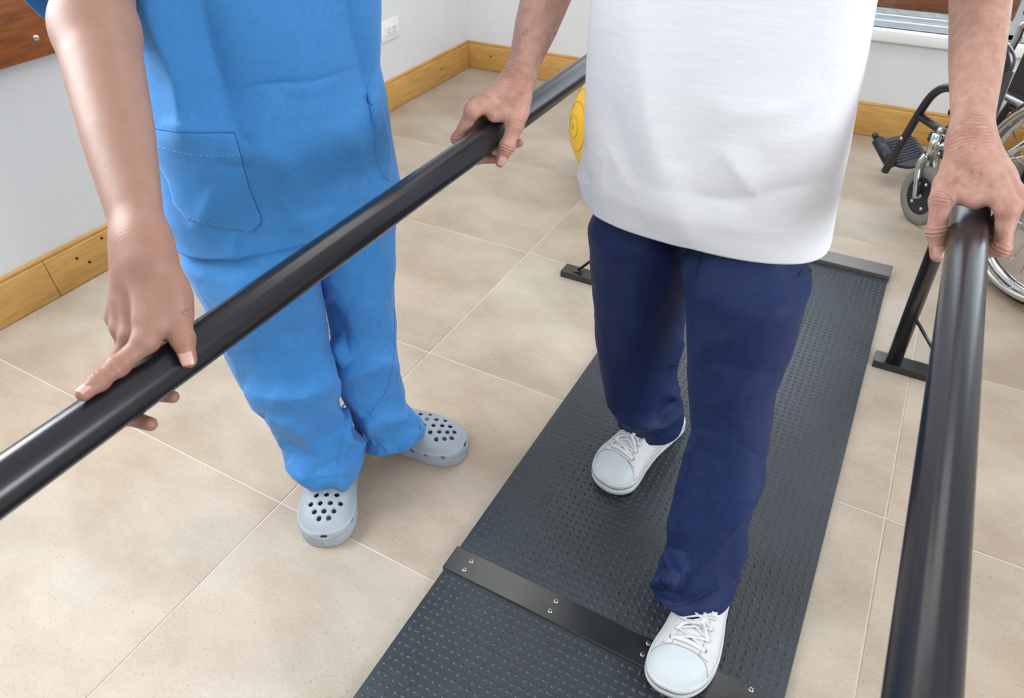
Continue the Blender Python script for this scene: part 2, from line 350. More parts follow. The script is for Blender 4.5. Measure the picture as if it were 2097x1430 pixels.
Vs = np.concatenate([np.stack([pv[:, 0]*math.cos(a)-pv[:, 1]*math.sin(a)+x, pv[:, 0]*math.sin(a)+pv[:, 1]*math.cos(a)+y, pv[:, 2]+MH-0.0001], 1) for x, y, a in rest])
Fs = [tuple(i+k*len(pv) for i in f) for k in range(len(rest)) for f in pf]
obj('far_studs', (Vs, Fs), m_mat, mat_t, kind='stuff')

# ------------------------------------------------------------------ parallel bars
BZ, BR = 0.79, 0.0202
BXL, BXR = -0.506, 0.1135
def parallel_bar(bx, s, label):
    t = thing('parallel_bar', (bx, 1.0, 0), label, 'handrail', 'parallel bars')
    obj('rail', tube([A(bx, -0.45, BZ), A(bx, -0.449, BZ)]+[A(bx, y, BZ) for y in np.linspace(-0.3, 2.3, 14)]+[A(bx, 2.449, BZ), A(bx, 2.45, BZ)], [0.012, BR]+[BR]*14+[BR, 0.012], 48), m_bar, t)
    for y in (1.655, -0.30):
        fx = bx+s*0.075; x_in, x_out = bx+s*0.030, bx+s*0.245
        fp = obj('foot_plate', box((min(x_in, x_out), y-0.024, 0), (max(x_in, x_out), y+0.024, 0.021), 0.0015), m_black, t, smoothf=False)
        obj('bolt_hole', lathe([(0.0, 0.0004), (0.006, 0.0004), (0.0062, 0)], (bx+s*0.135, y, 0.021), (0, 0, 1), 12), m_dark, fp)
        obj('post', tube([A(fx, y, 0.02), A(fx-s*0.030, y, BZ-0.045)], 0.0185, 28), m_black, t)
        obj('bracket', tube(spline([A(fx-s*0.029, y, BZ-0.06), A(fx-s*0.031, y, BZ-0.03), A(fx-s*0.045, y, BZ-0.012), A(bx+s*0.012, y, BZ-0.006)], 6), 0.014, 20), m_black, t)
        obj('brace', tube([A(fx-s*0.004, y-0.001, 0.17), A(bx+s*0.195, y-0.001, 0.026)], 0.0042, 10), m_black, t)
        obj('brace_foot', box((bx+s*0.195-0.012, y-0.012, 0.021), (bx+s*0.195+0.012, y+0.012, 0.027), 0.001), m_black, t)
    return t
parallel_bar(BXL, -1, 'black round handrail nearest the person in blue scrubs')
parallel_bar(BXR, 1, 'black round handrail beside the wheelchair')

# ------------------------------------------------------------------ exercise balls
m_ball = M('yellow_vinyl', (0.80, 0.50, 0.02), 0.4, c2=(0.72, 0.40, 0.015), nscale=20, bump=(200, 0.05), spec=0.5)
m_ring = M('yellow_vinyl_groove', (0.42, 0.24, 0.02), 0.6)
def ball(c, r, axis, label):
    t = thing('exercise_ball', (c[0], c[1], 0), label, 'ball', 'yellow exercise balls')
    n = 64; prof = [(max(1e-4, r*math.sin(math.pi*k/n)), -r*math.cos(math.pi*k/n)) for k in range(n+1)]
    obj('ball_skin', lathe(prof, c, axis, 64), m_ball, t)
    a, b, ax = frame_from(axis)
    for k in range(-7, 8):
        if k == 0: continue
        al = math.radians(90-abs(k)*10.6)*(1); rr, hh = r*math.cos(math.radians(abs(k)*11.5)), r*math.sin(math.radians(k*11.5))
        th = np.arange(64)*2*np.pi/64
        obj('rib', tube(A(*c)+ax*hh+rr*(np.cos(th)[:, None]*a+np.sin(th)[:, None]*b), 0.0016, 6, closed=True), m_ring, t)
    obj('valve', lathe([(0, r+0.002), (0.008, r+0.002), (0.010, r-0.001)], c, axis, 12), m_ring, t)
bc = AD(1300, 264, 2.46); bc[2] = 0.23
ball(bc, 0.23, unit(-CR*0.97-CF*0.22-CU*0.08), 'yellow ribbed exercise ball behind the person in the white shirt')
bc2 = A(0.60, 2.985, 0.17)
ball(bc2, 0.17, (0.3, -0.5, 0.8), 'small yellow exercise ball behind the wheelchair')
# ------------------------------------------------------------------ wheelchair
m_chrome = M('chrome_tube', (0.62, 0.62, 0.62), 0.14, 1.0)
m_pipe = M('silver_painted_tube', (0.50, 0.50, 0.50), 0.25, 0.9)
m_blk = M('black_painted_tube', (0.014, 0.014, 0.016), 0.32, spec=0.6)
m_plast = M('black_plastic', (0.012, 0.014, 0.024), 0.45, bump=(150, 0.1))
m_tyre = M('grey_castor_rubber', (0.20, 0.20, 0.175), 0.7)
m_btyre = M('black_tyre', (0.015, 0.015, 0.015), 0.75, bump=(120, 0.3))
m_vinyl = M('black_vinyl_upholstery', (0.016, 0.014, 0.022), 0.45, bump=(90, 0.2))
WF = unit((-0.65, 0.76, 0)); WS = A(-WF[1], WF[0], 0)      # forward, near side
WO = A(0.165, 2.49, 0)                                     # contact point of the near castor
def wl(f, s, z): return WO+WF*f-WS*(-s)+A(0, 0, z)         # s: metres towards the camera side
wc = thing('wheelchair', WO-WF*0.25-WS*0.22, 'folding wheelchair with black footrests and chrome wheels at the back wall', 'wheelchair')
def castor(s, lab):
    c = wl(0, s, 0.097); fo = obj('castor_wheel', lathe([(0.062, -0.014), (0.085, -0.016), (0.095, -0.011), (0.097, 0), (0.095, 0.011), (0.085, 0.016), (0.062, 0.014), (0.058, 0), (0.062, -0.014)], c, WS, 40), m_tyre, wc)
    obj('castor_hub', lathe([(0.0, -0.012), (0.03, -0.012), (0.058, -0.009), (0.063, -0.013), (0.063, 0.013), (0.058, 0.009), (0.03, 0.012), (0.0, 0.012)], c, WS, 30), m_plast, fo)
    for k in range(5):
        a = k*2*math.pi/5+0.4; d = math.cos(a)*WF+math.sin(a)*A(0, 0, 1)
        obj('hub_bolt', lathe([(0, 0.015), (0.006, 0.014), (0.007, 0.010)], c+d*0.042, WS, 8), m_screw, fo)
    top = wl(0.035, s, 0.225)
    for q in (-1, 1):
        o_ = WS*q*0.027
        obj('castor_fork', tube(spline([c+o_, c+o_+WF*0.018+A(0, 0, 0.05), c+o_*0.95+WF*0.034+A(0, 0, 0.095), top+o_*0.5], 6), [0.011]*6+[0.012]*6+[0.014]*7, 12, flat=(1.25, 0.65), hint=tuple(WF)), m_chrome, wc)
    obj('castor_axle', tube([c-WS*0.036, c+WS*0.036], 0.007, 12), m_screw, wc)
    obj('castor_stem', tube([top-A(0, 0, 0.012), top+A(0, 0, 0.07)], 0.018, 18), m_chrome, wc)
    obj('castor_cap', tube([top+A(0, 0, 0.07), top+A(0, 0, 0.082), top+A(0, 0, 0.09)], [0.008, 0.011, 0.006], 12), m_screw, wc)
    return top
def rear_wheel(s):
    R_ = 0.295; c = wl(-0.44, s, R_)
    o = obj('rear_tyre', lathe([(R_-0.026, -0.012), (R_-0.010, -0.015), (R_, -0.006), (R_, 0.006), (R_-0.010, 0.015), (R_-0.026, 0.012), (R_-0.026, -0.012)], c, WS, 72), m_btyre, wc)
    obj('rim', lathe([(R_-0.045, -0.008), (R_-0.026, -0.013), (R_-0.020, -0.012), (R_-0.020, 0.012), (R_-0.026, 0.013), (R_-0.045, 0.008), (R_-0.045, -0.008)], c, WS, 72), m_chrome, o)
    th = np.arange(72)*2*np.pi/72; q = 1 if s > -0.2 else -1
    hr = obj('handrim', tube(c+WS*0.032*q+(R_-0.030)*(np.cos(th)[:, None]*WF+np.sin(th)[:, None]*A(0, 0, 1)), 0.009, 12, closed=True), m_chrome, wc)
    for k in range(28):
        a = k*2*math.pi/28; d = math.cos(a)*WF+math.sin(a)*A(0, 0, 1); a2 = a+(0.55 if k % 2 else -0.55); d2 = math.cos(a2)*WF+math.sin(a2)*A(0, 0, 1)
        obj('spoke', tube([c+d2*0.03+WS*(0.02 if (k//2) % 2 else -0.02), c+d*(R_-0.042)], 0.0015, 6), m_chrome, o)
    obj('hub', lathe([(0, -0.035), (0.024, -0.035), (0.03, -0.022), (0.016, -0.018), (0.016, 0.018), (0.03, 0.022), (0.024, 0.035), (0, 0.035)], c, WS, 24), m_pipe, o)
    for k in range(3):
        a = k*2*math.pi/3+0.5; d = math.cos(a)*WF+math.sin(a)*A(0, 0, 1)
        obj('handrim_stud', tube([c+d*(R_-0.032), c+d*(R_-0.030)+WS*0.032*q], 0.004, 8), m_chrome, hr)
W_ = 0.44
for s in (0.0, -W_):
    q = 1 if s == 0 else -1
    top = castor(s, ''); fs = s-q*0.035                    # frame plane just inside the wheels
    rear_wheel(s+q*0.02 if False else s)
    obj('front_post', tube([wl(-0.045, fs, 0.20), wl(-0.03, fs, 0.47)], 0.0115, 16), m_pipe, wc)
    obj('castor_arm', tube(spline([top+A(0, 0, 0.03), wl(0.0, fs+q*0.01, 0.26), wl(-0.045, fs, 0.215), wl(-0.16, fs, 0.17)], 6), 0.0115, 16), m_chrome, wc)
    obj('lower_tube', tube([wl(-0.10, fs, 0.175), wl(-0.40, fs, 0.175)], 0.0115, 16), m_pipe, wc)
    obj('seat_tube', tube([wl(0.0, fs, 0.47), wl(-0.42, fs, 0.45)], 0.0115, 16), m_pipe, wc)
    obj('back_post', tube(spline([wl(-0.40, fs, 0.17), wl(-0.41, fs, 0.5), wl(-0.43, fs, 0.80), wl(-0.47, fs, 0.86), wl(-0.54, fs, 0.87)], 6), 0.0115, 16), m_pipe, wc)
    obj('push_grip', tube([wl(-0.49, fs, 0.868), wl(-0.60, fs, 0.872)], 0.016, 16), m_plast, wc)
    obj('side_strut', tube([wl(-0.06, fs, 0.22), wl(-0.40, fs, 0.42)], 0.010, 14), m_pipe, wc)
    obj('armrest_tube', tube(spline([wl(-0.06, fs, 0.47), wl(-0.065, fs, 0.60), wl(-0.10, fs, 0.655), wl(-0.36, fs, 0.66), wl(-0.41, fs, 0.62)], 6), 0.010, 14), m_pipe, wc)
    cen = wl(-0.23, fs, 0.685); Rm = np.stack([WF, WS, A(0, 0, 1)], 1)
    obj('armrest_pad', box(cen-A(0.16, 0.026, 0.016), cen+A(0.16, 0.026, 0.016), 0.010, Rm), m_vinyl, wc)
    cen = wl(-0.25, fs, 0.565)
    obj('side_panel', box(cen-A(0.14, 0.004, 0.085), cen+A(0.14, 0.004, 0.085), 0.003, Rm), m_vinyl, wc)
    # swing-away footrest: hanger tube, brace, plate
    fx = s-q*0.045
    hg = obj('footrest_hanger', tube(spline([wl(0.258, fx, 0.060), wl(0.222, fx, 0.20), wl(0.188, fx, 0.325), wl(0.160, fx, 0.380), wl(0.115, fx, 0.410), wl(0.05, fx, 0.415), wl(-0.02, fx, 0.39)], 8), 0.0135, 18), m_blk, wc)
    obj('hanger_brace', tube([wl(0.196, fx, 0.290), wl(0.06, fx, 0.285), wl(-0.02, fx, 0.280)], 0.0125, 16), m_blk, hg)
    obj('hanger_bolt', lathe([(0, 0.017), (0.006, 0.016), (0.007, 0.010)], wl(0.222, fx, 0.20), WS, 10), m_screw, hg)
    obj('release_lever', tube(spline([wl(0.05, fx+q*0.014, 0.280), wl(0.055, fx+q*0.028, 0.270), wl(0.058, fx+q*0.03, 0.245)], 4), 0.006, 10), m_chrome, hg)
    # footplate: hinge block along the side, ribbed plate folding inwards
    hb = obj('footplate_hinge', tube([wl(0.262, fx-q*0.022, 0.080), wl(0.370, fx-q*0.022, 0.128)], 0.021, 20), m_plast, wc)
    obj('hinge_pin', tube([wl(0.370, fx-q*0.022, 0.128), wl(0.382, fx-q*0.022, 0.133), wl(0.383, fx-q*0.022, 0.1335), wl(0.398, fx-q*0.022, 0.140)], [0.007, 0.007, 0.011, 0.011], 12), m_plast, hb)
    def pz(f, ss): return 0.075+0.45*(f-0.262)+0.18*(-ss-0.03)
    poly = [(0.262, -0.03)]+[(0.262-0.030*math.sin(math.pi*k/12), -0.03-0.125*k/12) for k in range(1, 12)]+[(0.262, -0.155), (0.335, -0.150), (0.360, -0.125), (0.368, -0.03)]
    V = []; N = len(poly)
    for dz in (0.0, 0.010):
        for f, ss in poly: V.append(wl(f, fx+q*ss, pz(f, ss)+dz))
    F = [tuple(range(N))[::-1], tuple(range(N, 2*N))]+[(i, (i+1) % N, N+(i+1) % N, N+i) for i in range(N)]
    fp = obj('footplate', (np.array(V), F), m_plast, wc, smoothf=False)
    for k in range(9):
        f = 0.262+0.0105*k
        obj('tread_rib', tube([wl(f, fx+q*ss, pz(f, ss)+0.0105) for ss in (-0.042, -0.140)], 0.0022, 6), m_plast, fp)
    obj('brake_knob', lathe([(0, -0.02), (0.016, -0.02), (0.02, -0.012), (0.02, 0.012), (0.014, 0.02), (0, 0.02)], wl(-0.075, fs+q*0.02, 0.42), WS, 10), m_plast, wc)
    obj('grip_end', tube([wl(0.02, fs-q*0.03, 0.345), wl(0.085, fs-q*0.03, 0.345)], 0.0165, 18), m_plast, wc)
Rm = np.stack([WF, WS, A(0, 0, 1)], 1)
cen = wl(-0.21, -W_/2, 0.475); obj('seat', box(cen-A(0.21, 0.19, 0.012), cen+A(0.21, 0.19, 0.012), 0.010, Rm), m_vinyl, wc)
cen = wl(-0.425, -W_/2, 0.66); obj('backrest', box(cen-A(0.010, 0.19, 0.17), cen+A(0.010, 0.19, 0.17), 0.008, Rm), m_vinyl, wc)
for a, b in (((-0.1, -0.04, 0.19), (-0.1, -W_+0.04, 0.45)), ((-0.3, -W_+0.04, 0.19), (-0.3, -0.04, 0.45))):
    obj('cross_brace', tube([wl(*a), wl(*b)], 0.010, 12), m_pipe, wc)
# ------------------------------------------------------------------ implicit surfaces (bodies, hands, clogs)
def smin(a, b, k):
    h = np.clip(0.5+0.5*(b-a)/k, 0, 1); return b*(1-h)+a*h-k*h*(1-h)
def rcone(P, a, b, ra, rb):
    a = np.asarray(a, np.float32); b = np.asarray(b, np.float32); d = b-a; L = float(d@d)+1e-12
    t = np.clip(((P-a)@d)/L, 0, 1); return np.linalg.norm(P-(a+t[:, None]*d), axis=1)-(ra+(rb-ra)*t)
def ellip(P, c, r, R=None):
    Q = P-np.asarray(c, np.float32)
    if R is not None: Q = Q@np.asarray(R, np.float32)
    k0 = np.linalg.norm(Q/np.asarray(r, np.float32), axis=1); k1 = np.linalg.norm(Q/np.asarray(r, np.float32)**2, axis=1)
    return k0*(k0-1)/(k1+1e-9)
def nets(fn, lo, hi, h, margin=1.6):
    lo = np.asarray(lo, float); B = 8; n = np.ceil((np.asarray(hi)-lo)/(h*B)).astype(int); N = n*B+1
    cen = np.stack(np.meshgrid(*[lo[i]+(np.arange(n[i])+0.5)*B*h for i in range(3)], indexing='ij'), -1).reshape(-1, 3)
    cv = fn(cen.astype(np.float32)).reshape(n)
    G = np.ones(N, np.float32)*0.1
    full = np.repeat(np.repeat(np.repeat(cv, B, 0), B, 1), B, 2); G[:-1, :-1, :-1] = full
    G[-1] = G[-2]; G[:, -1] = G[:, -2]; G[:, :, -1] = G[:, :, -2]
    act = np.argwhere(np.abs(cv) < B*h*0.87*margin)
    off = np.stack(np.meshgrid(*[np.arange(B+1)]*3, indexing='ij'), -1).reshape(-1, 3)
    idx = (act[:, None, :]*B+off[None]).reshape(-1, 3)
    for s in range(0, len(idx), 400000):
        q = idx[s:s+400000]; G[q[:, 0], q[:, 1], q[:, 2]] = fn((lo+q*h).astype(np.float32))
    S = G < 0
    c8 = [G[a:N[0]-1+a, b:N[1]-1+b, c:N[2]-1+c] for a in (0, 1) for b in (0, 1) for c in (0, 1)]
    s8 = np.stack([c < 0 for c in c8], 0); cnt = s8.sum(0); mix = (cnt > 0) & (cnt < 8)
    ci = np.argwhere(mix); vid = -np.ones(mix.shape, np.int64); vid[mix] = np.arange(len(ci))
    vals = np.stack([c[mix] for c in c8], 1); corners = np.array([(a, b, c) for a in (0, 1) for b in (0, 1) for c in (0, 1)], float)
    acc = np.zeros((len(ci), 3)); num = np.zeros(len(ci))
    for i in range(8):
        for j in range(i+1, 8):
            if np.abs(corners[i]-corners[j]).sum() != 1: continue
            a, b = vals[:, i], vals[:, j]; mk = (a < 0) != (b < 0); t = np.where(mk, a/(a-b+1e-12), 0)
            acc += np.where(mk[:, None], corners[i]+(corners[j]-corners[i])*t[:, None], 0); num += mk
    V = lo+(ci+acc/num[:, None])*h
    Fs = []
    for ax in range(3):
        sl0 = [slice(None)]*3; sl1 = [slice(None)]*3; sl0[ax] = slice(0, -1); sl1[ax] = slice(1, None)
        e = S[tuple(sl0)] != S[tuple(sl1)]; fl = S[tuple(sl0)]
        u, v = [(1, 2), (2, 0), (0, 1)][ax]
        p = np.argwhere(e); p = p[(p[:, u] > 0) & (p[:, v] > 0) & (p[:, u] < N[u]-1) & (p[:, v] < N[v]-1)]
        if len(p) == 0: continue
        eu = np.zeros(3, int); eu[u] = 1; ev = np.zeros(3, int); ev[v] = 1
        q = [vid[tuple((p+o).T)] for o in (-eu-ev, -ev, 0*eu, -eu)]
        Q = np.stack(q, 1); f = fl[tuple(p.T)]; Q[~f] = Q[~f][:, ::-1]; Fs.append(Q)
    F = np.vstack(Fs); F = F[(F >= 0).all(1)]
    return V, F
def ncat(*parts):
    Vs, Fs, n = [], [], 0
    for V, F in parts: Vs.append(V); Fs.append(np.asarray(F)+n); n += len(V)
    return np.vstack(Vs), np.vstack(Fs)

# ------------------------------------------------------------------ hands
def hand_fn(J, sc=1.0, elbow=None, upper=None, rw=(0.027, 0.019), relb=0.042, knuckle=1.0, plump=1.0):
    """smooth field of one arm: J has wrist, thumb[4], index/middle/ring/pinky[4]"""
    J_web = J.get('_web', []); W = J['wrist']; fr = dict(index=(0.0100, 0.0090, 0.0078, 0.0066), middle=(0.0103, 0.0092, 0.0080, 0.0068),
                              ring=(0.0098, 0.0088, 0.0076, 0.0064), pinky=(0.0088, 0.0078, 0.0068, 0.0057), thumb=(0.0135, 0.0118, 0.0102, 0.0078))
    names = ('index', 'middle', 'ring', 'pinky')
    ac = unit(J['index'][0]-J['pinky'][0]); ax = unit((J['index'][0]+J['ring'][0])/2-W)
    nrm = unit(np.cross(ac, ax)); ac = unit(ac-ax*(ac@ax))
    nrm = nrm*np.sign(sum((J[n][0]-J[n][2])@nrm for n in names))          # dorsal side
    if elbow is not None: fa = unit(W-elbow)
    def fn(P):
        d = None
        for i, n in enumerate(names):                       # metacarpals
            o = W+ac*(0.013-0.009*i)*sc
            q = rcone(P, o, J[n][0], 0.0150*sc*plump, fr[n][0]*1.12*sc)
            d = q if d is None else smin(d, q, 0.013)
        c = 0.5*(W+J['middle'][0]); d = smin(d, rcone(P, W, 0.35*W+0.65*J['ring'][0], 0.019*sc, 0.016*sc), 0.012)
        th = J['thumb']; r = fr['thumb']
        q = smin(rcone(P, W+ac*0.010*sc, th[0], 0.015*sc, r[0]*1.05*sc), rcone(P, th[0], th[1], r[0]*1.05*sc, r[1]*1.02*sc*knuckle), 0.008)
        d = smin(d, q, 0.012)
        web = rcone(P, 0.55*th[0]+0.45*th[1], 0.45*J['index'][0]+0.55*W, 0.010*sc, 0.0095*sc); d = smin(d, web, 0.012)
        web = rcone(P, 0.5*(th[0]+th[1]), 0.5*(J['index'][0]+th[1])+0.06*(W-th[1]), 0.0120*sc, 0.0100*sc); d = smin(d, web, 0.012)
        web = rcone(P, 0.25*th[0]+0.75*th[1], 0.80*J['index'][0]+0.20*W, 0.0060*sc, 0.0070*sc); d = smin(d, web, 0.010)
        if elbow is not None:
            # flattened wrist and forearm
            Q = P-W; s = Q@fa.astype(np.float32)
            L = float(np.linalg.norm(elbow-W)); t = np.clip(-s/L, -0.08, 1.0)
            wa = unit(np.cross(fa, nrm)); wb = np.cross(wa, fa)
            ra = np.interp(t, [-0.08, 0, 0.12, 0.45, 0.8, 1.0], [rw[0]*0.96, rw[0], rw[0]*1.02, (rw[0]*0.35+relb*0.65), relb, relb*0.98]).astype(np.float32)
            rb = np.interp(t, [-0.08, 0, 0.12, 0.45, 0.8, 1.0], [rw[1]*0.95, rw[1], rw[1]*1.05, (rw[1]*0.35+relb*0.92*0.65), relb*0.92, relb*0.95]).astype(np.float32)
            A_ = Q+(t*L)[:, None]*fa.astype(np.float32)
            u = A_@wa.astype(np.float32); v = A_@wb.astype(np.float32); w_ = A_@fa.astype(np.float32)
            q = (np.sqrt((u/ra)**2+(v/rb)**2+(w_/rb)**2)-1)*np.minimum(ra, rb)
            d = smin(d, q, 0.016)
            if upper is not None: d = smin(d, rcone(P, elbow, upper, relb*0.95, relb*1.05), 0.02)
        for wp, wr in J_web: d = smin(d, np.linalg.norm(P-wp.astype(np.float32), axis=1)-wr, 0.010)
        def chain(pts, rr):
            q = None
            for k in range(len(pts)-1):
                c_ = rcone(P, pts[k], pts[k+1], rr[k], rr[k+1]); q = c_ if q is None else smin(q, c_, 0.004)
            for k in range(1, len(pts)-1):                  # knuckle swelling
                q = smin(q, np.linalg.norm(P-pts[k].astype(np.float32), axis=1)-rr[k]*1.05*knuckle, 0.004)
            return q
        for n in names:
            q = chain(J[n], [x*sc for x in fr[n]])
            kn = np.linalg.norm(P-(J[n][0]+nrm*0.0030).astype(np.float32), axis=1)-fr[n][0]*1.04*sc*knuckle
            d = smin(d, kn, 0.005); d = smin(d, rcone(P, W+nrm*0.010*sc+ac*(0.010-0.0065*names.index(n))*sc, J[n][0]+nrm*0.0085*sc, 0.0028, 0.0030), 0.006); d = smin(d, q, 0.0045)
        q = chain(th[1:], [x*sc for x in r[1:]]); d = smin(d, q, 0.006)
        return d
    return fn
def skin_mesh(fn, lo, hi, h): return nets(fn, lo, hi, h)
def bounds(J, extra, pad=0.06):
    P = np.vstack([np.atleast_2d(v) for k_, v in J.items() if k_ != '_web']+[np.atleast_2d(e) for e in extra]); return P.min(0)-pad, P.max(0)+pad
def nail(name, tip, prev, nrm, w, l, mat, parent):
    """small curved nail plate lying on the back of a fingertip"""
    t = unit(tip-prev); n = unit(nrm-t*(nrm@t)); s = np.cross(t, n); V = []; nu, nv = 9, 7
    for i in range(nv):
        a = i/(nv-1)
        for j in range(nu):
            b = -1+2*j/(nu-1); ww = w*0.5*(1-0.25*max(0, a-0.75)*4*0.6)*(0.9 if i == 0 else 1)
            ang = b*0.95; V.append(tip+t*(-l*0.55+l*a)+s*math.sin(ang)*ww*1.15+n*(math.cos(ang)-1)*ww*0.75+n*0.0004*math.sin(a*math.pi))
    V = np.array(V); return obj(name, cat((V, [tuple(f) for f in grid_faces(nv, nu, False)]), (V-n*0.0012, [tuple(f)[::-1] for f in grid_faces(nv, nu, False)])), mat, parent)

def bl_(bx, s):
    return lambda th, r, y: A(bx+s*r*math.cos(math.radians(th)), y, BZ+r*math.sin(math.radians(th)))
# patient, hand on the bar at the wheelchair side
b = bl_(BXR, 1); y0 = 0.862
H3 = dict(index=[b(52, .041, y0-.002), b(-16, .0385, y0-.008), b(-70, .0315, y0-.005), b(-102, .0295, y0)],
          middle=[b(47, .0475, y0+.020), b(-20, .040, y0+.014), b(-72, .032, y0+.017), b(-104, .0295, y0+.019)],
          ring=[b(42, .045, y0+.041), b(-20, .038, y0+.036), b(-70, .031, y0+.037), b(-102, .029, y0+.038)],
          pinky=[b(36, .040, y0+.060), b(-18, .034, y0+.056), b(-68, .030, y0+.056), b(-104, .029, y0+.056)],
          thumb=[A(.080, y0+.035, .838), A(.0765, y0+.004, .8155), A(.0830, y0-.010, .784), A(.0930, y0-.018, .7585)],
          wrist=A(.0860, y0+.062, .866))
E3 = AD(2012, -60, 0.84); U3 = A(0.045, 1.08, 1.10)
# patient, hand on the bar at the other side
b = bl_(BXL, -1); y0 = 0.832
H2 = dict(index=[b(62, .043, y0-.006), b(-4, .042, y0-.016), b(-64, .034, y0-.010), b(-112, .0305, y0-.004)],
          middle=[b(50, .046, y0+.020), b(-20, .039, y0+.014), b(-80, .032, y0+.018), b(-122, .030, y0+.024)],
          ring=[b(44, .044, y0+.041), b(-20, .037, y0+.038), b(-78, .031, y0+.042), b(-136, .0325, y0+.052)],
          pinky=[b(36, .040, y0+.060), b(-18, .034, y0+.058), b(-68, .030, y0+.060), b(-104, .029, y0+.062)],
          thumb=[A(BXL+.030, y0+.046, .838), A(BXL+.0375, y0+.014, .8110), A(BXL+.0335, y0-.004, .7850), A(BXL+.026, y0-.011, .7630)],
          wrist=A(BXL+.012, y0+.072, .853))
E2 = AD(1140, -75, 1.0); U2 = A(-0.395, 1.07, 1.10)
# therapist, hand resting on the bar with the forefinger stretched along it
b = bl_(BXL, -1)
def onbar(px, py, r, bx=BXL):
    d = ray(px, py); o = A(CC[0]-bx, 0, CC[2]-BZ); a_ = d[0]**2+d[2]**2; b_ = o[0]*d[0]+o[2]*d[2]; c_ = o[0]**2+o[2]**2-r*r
    return CC+d*((-b_-math.sqrt(max(0.0, b_*b_-a_*c_)))/a_)
H1 = dict(index=[onbar(302, 698, .036), onbar(241, 750, .0290), onbar(203, 781, .0280), onbar(171, 807, .0275)],
          middle=[AD(276, 690, .622), b(-5, .0395, .224), b(-62, .034, .215), b(-112, .0325, .2195)],
          ring=[AD(256, 674, .632), b(-5, .040, .247), b(-58, .034, .246), b(-92, .0305, .2535)],
          pinky=[AD(244, 652, .640), b(4, .040, .266), b(-35, .034, .264), b(-60, .031, .266)],
          thumb=[AD(350, 585, .620), onbar(366, 645, .040), onbar(374, 694, .0330), onbar(386, 737, .0290)],
          wrist=AD(290, 500, .628))
H1['_web'] = [(onbar(336, 676, .031), .0095), (onbar(346, 662, .036), .0105)]
E1 = AD(196, 60, .715); U1 = AD(190, -170, .84)
# ------------------------------------------------------------------ people: shared tools
def skin_mat(name, c, c2, red, blotch=0.35, depth=0.0009):
    mt = bpy.data.materials.new(name); mt.use_nodes = True; nt = mt.node_tree; N = nt.nodes; Lk = nt.links
    b = N['Principled BSDF']; b.inputs['Roughness'].default_value = 0.48; b.inputs['Specular IOR Level'].default_value = 0.4
    b.inputs['Subsurface Weight'].default_value = 0.12; b.inputs['Subsurface Radius'].default_value = (0.010, 0.004, 0.002); b.inputs['Subsurface Scale'].default_value = 0.4
    tc = N.new('ShaderNodeTexCoord'); n = N.new('ShaderNodeTexNoise'); n.inputs['Scale'].default_value = 75; n.inputs['Detail'].default_value = 10; n.inputs['Roughness'].default_value = 0.68
    Lk.new(tc.outputs['Object'], n.inputs['Vector'])
    r = N.new('ShaderNodeValToRGB'); r.color_ramp.elements[0].position = 0.35; r.color_ramp.elements[1].position = 0.68
    r.color_ramp.elements[0].color = (*c, 1); r.color_ramp.elements[1].color = (*c2, 1); Lk.new(n.outputs['Fac'], r.inputs[0])
    at = N.new('ShaderNodeAttribute'); at.attribute_name = 'pig'         # R: redness, G: brown spots
    sp = N.new('ShaderNodeSeparateColor'); Lk.new(at.outputs['Color'], sp.inputs[0])
    m1 = N.new('ShaderNodeMix'); m1.data_type = 'RGBA'; m1.inputs[7].default_value = (*red, 1); Lk.new(sp.outputs[0], m1.inputs[0]); Lk.new(r.outputs[0], m1.inputs[6])
    m2 = N.new('ShaderNodeMix'); m2.data_type = 'RGBA'; m2.inputs[7].default_value = (0.24, 0.105, 0.065, 1); Lk.new(sp.outputs[1], m2.inputs[0]); Lk.new(m1.outputs[2], m2.inputs[6])
    Lk.new(m2.outputs[2], b.inputs['Base Color'])
    # relief: pores plus skin creases running across the limb
    n2 = N.new('ShaderNodeTexNoise'); n2.inputs['Scale'].default_value = 420; n2.inputs['Detail'].default_value = 3; Lk.new(tc.outputs['Object'], n2.inputs['Vector'])
    n3 = N.new('ShaderNodeTexNoise'); n3.inputs['Scale'].default_value = 60; Lk.new(tc.outputs['Object'], n3.inputs['Vector'])
    aw = N.new('ShaderNodeAttribute'); aw.attribute_name = 'along'
    a1 = N.new('ShaderNodeMath'); a1.operation = 'MULTIPLY_ADD'; a1.inputs[1].default_value = 0.010; Lk.new(n3.outputs['Fac'], a1.inputs[0]); Lk.new(aw.outputs['Fac'], a1.inputs[2])
    a2 = N.new('ShaderNodeMath'); a2.operation = 'MULTIPLY'; a2.inputs[1].default_value = 1500; Lk.new(a1.outputs[0], a2.inputs[0])
    a3 = N.new('ShaderNodeMath'); a3.operation = 'SINE'; Lk.new(a2.outputs[0], a3.inputs[0])
    a4 = N.new('ShaderNodeMath'); a4.operation = 'MULTIPLY'; Lk.new(a3.outputs[0], a4.inputs[0]); Lk.new(sp.outputs[2], a4.inputs[1])
    a5 = N.new('ShaderNodeMath'); a5.operation = 'MULTIPLY_ADD'; a5.inputs[1].default_value = blotch; Lk.new(n2.outputs['Fac'], a5.inputs[0]); Lk.new(a4.outputs[0], a5.inputs[2])
    bp = N.new('ShaderNodeBump'); bp.inputs['Strength'].default_value = 0.55; bp.inputs['Distance'].default_value = depth
    Lk.new(a5.outputs[0], bp.inputs['Height']); Lk.new(bp.outputs[0], b.inputs['Normal'])
    return mt
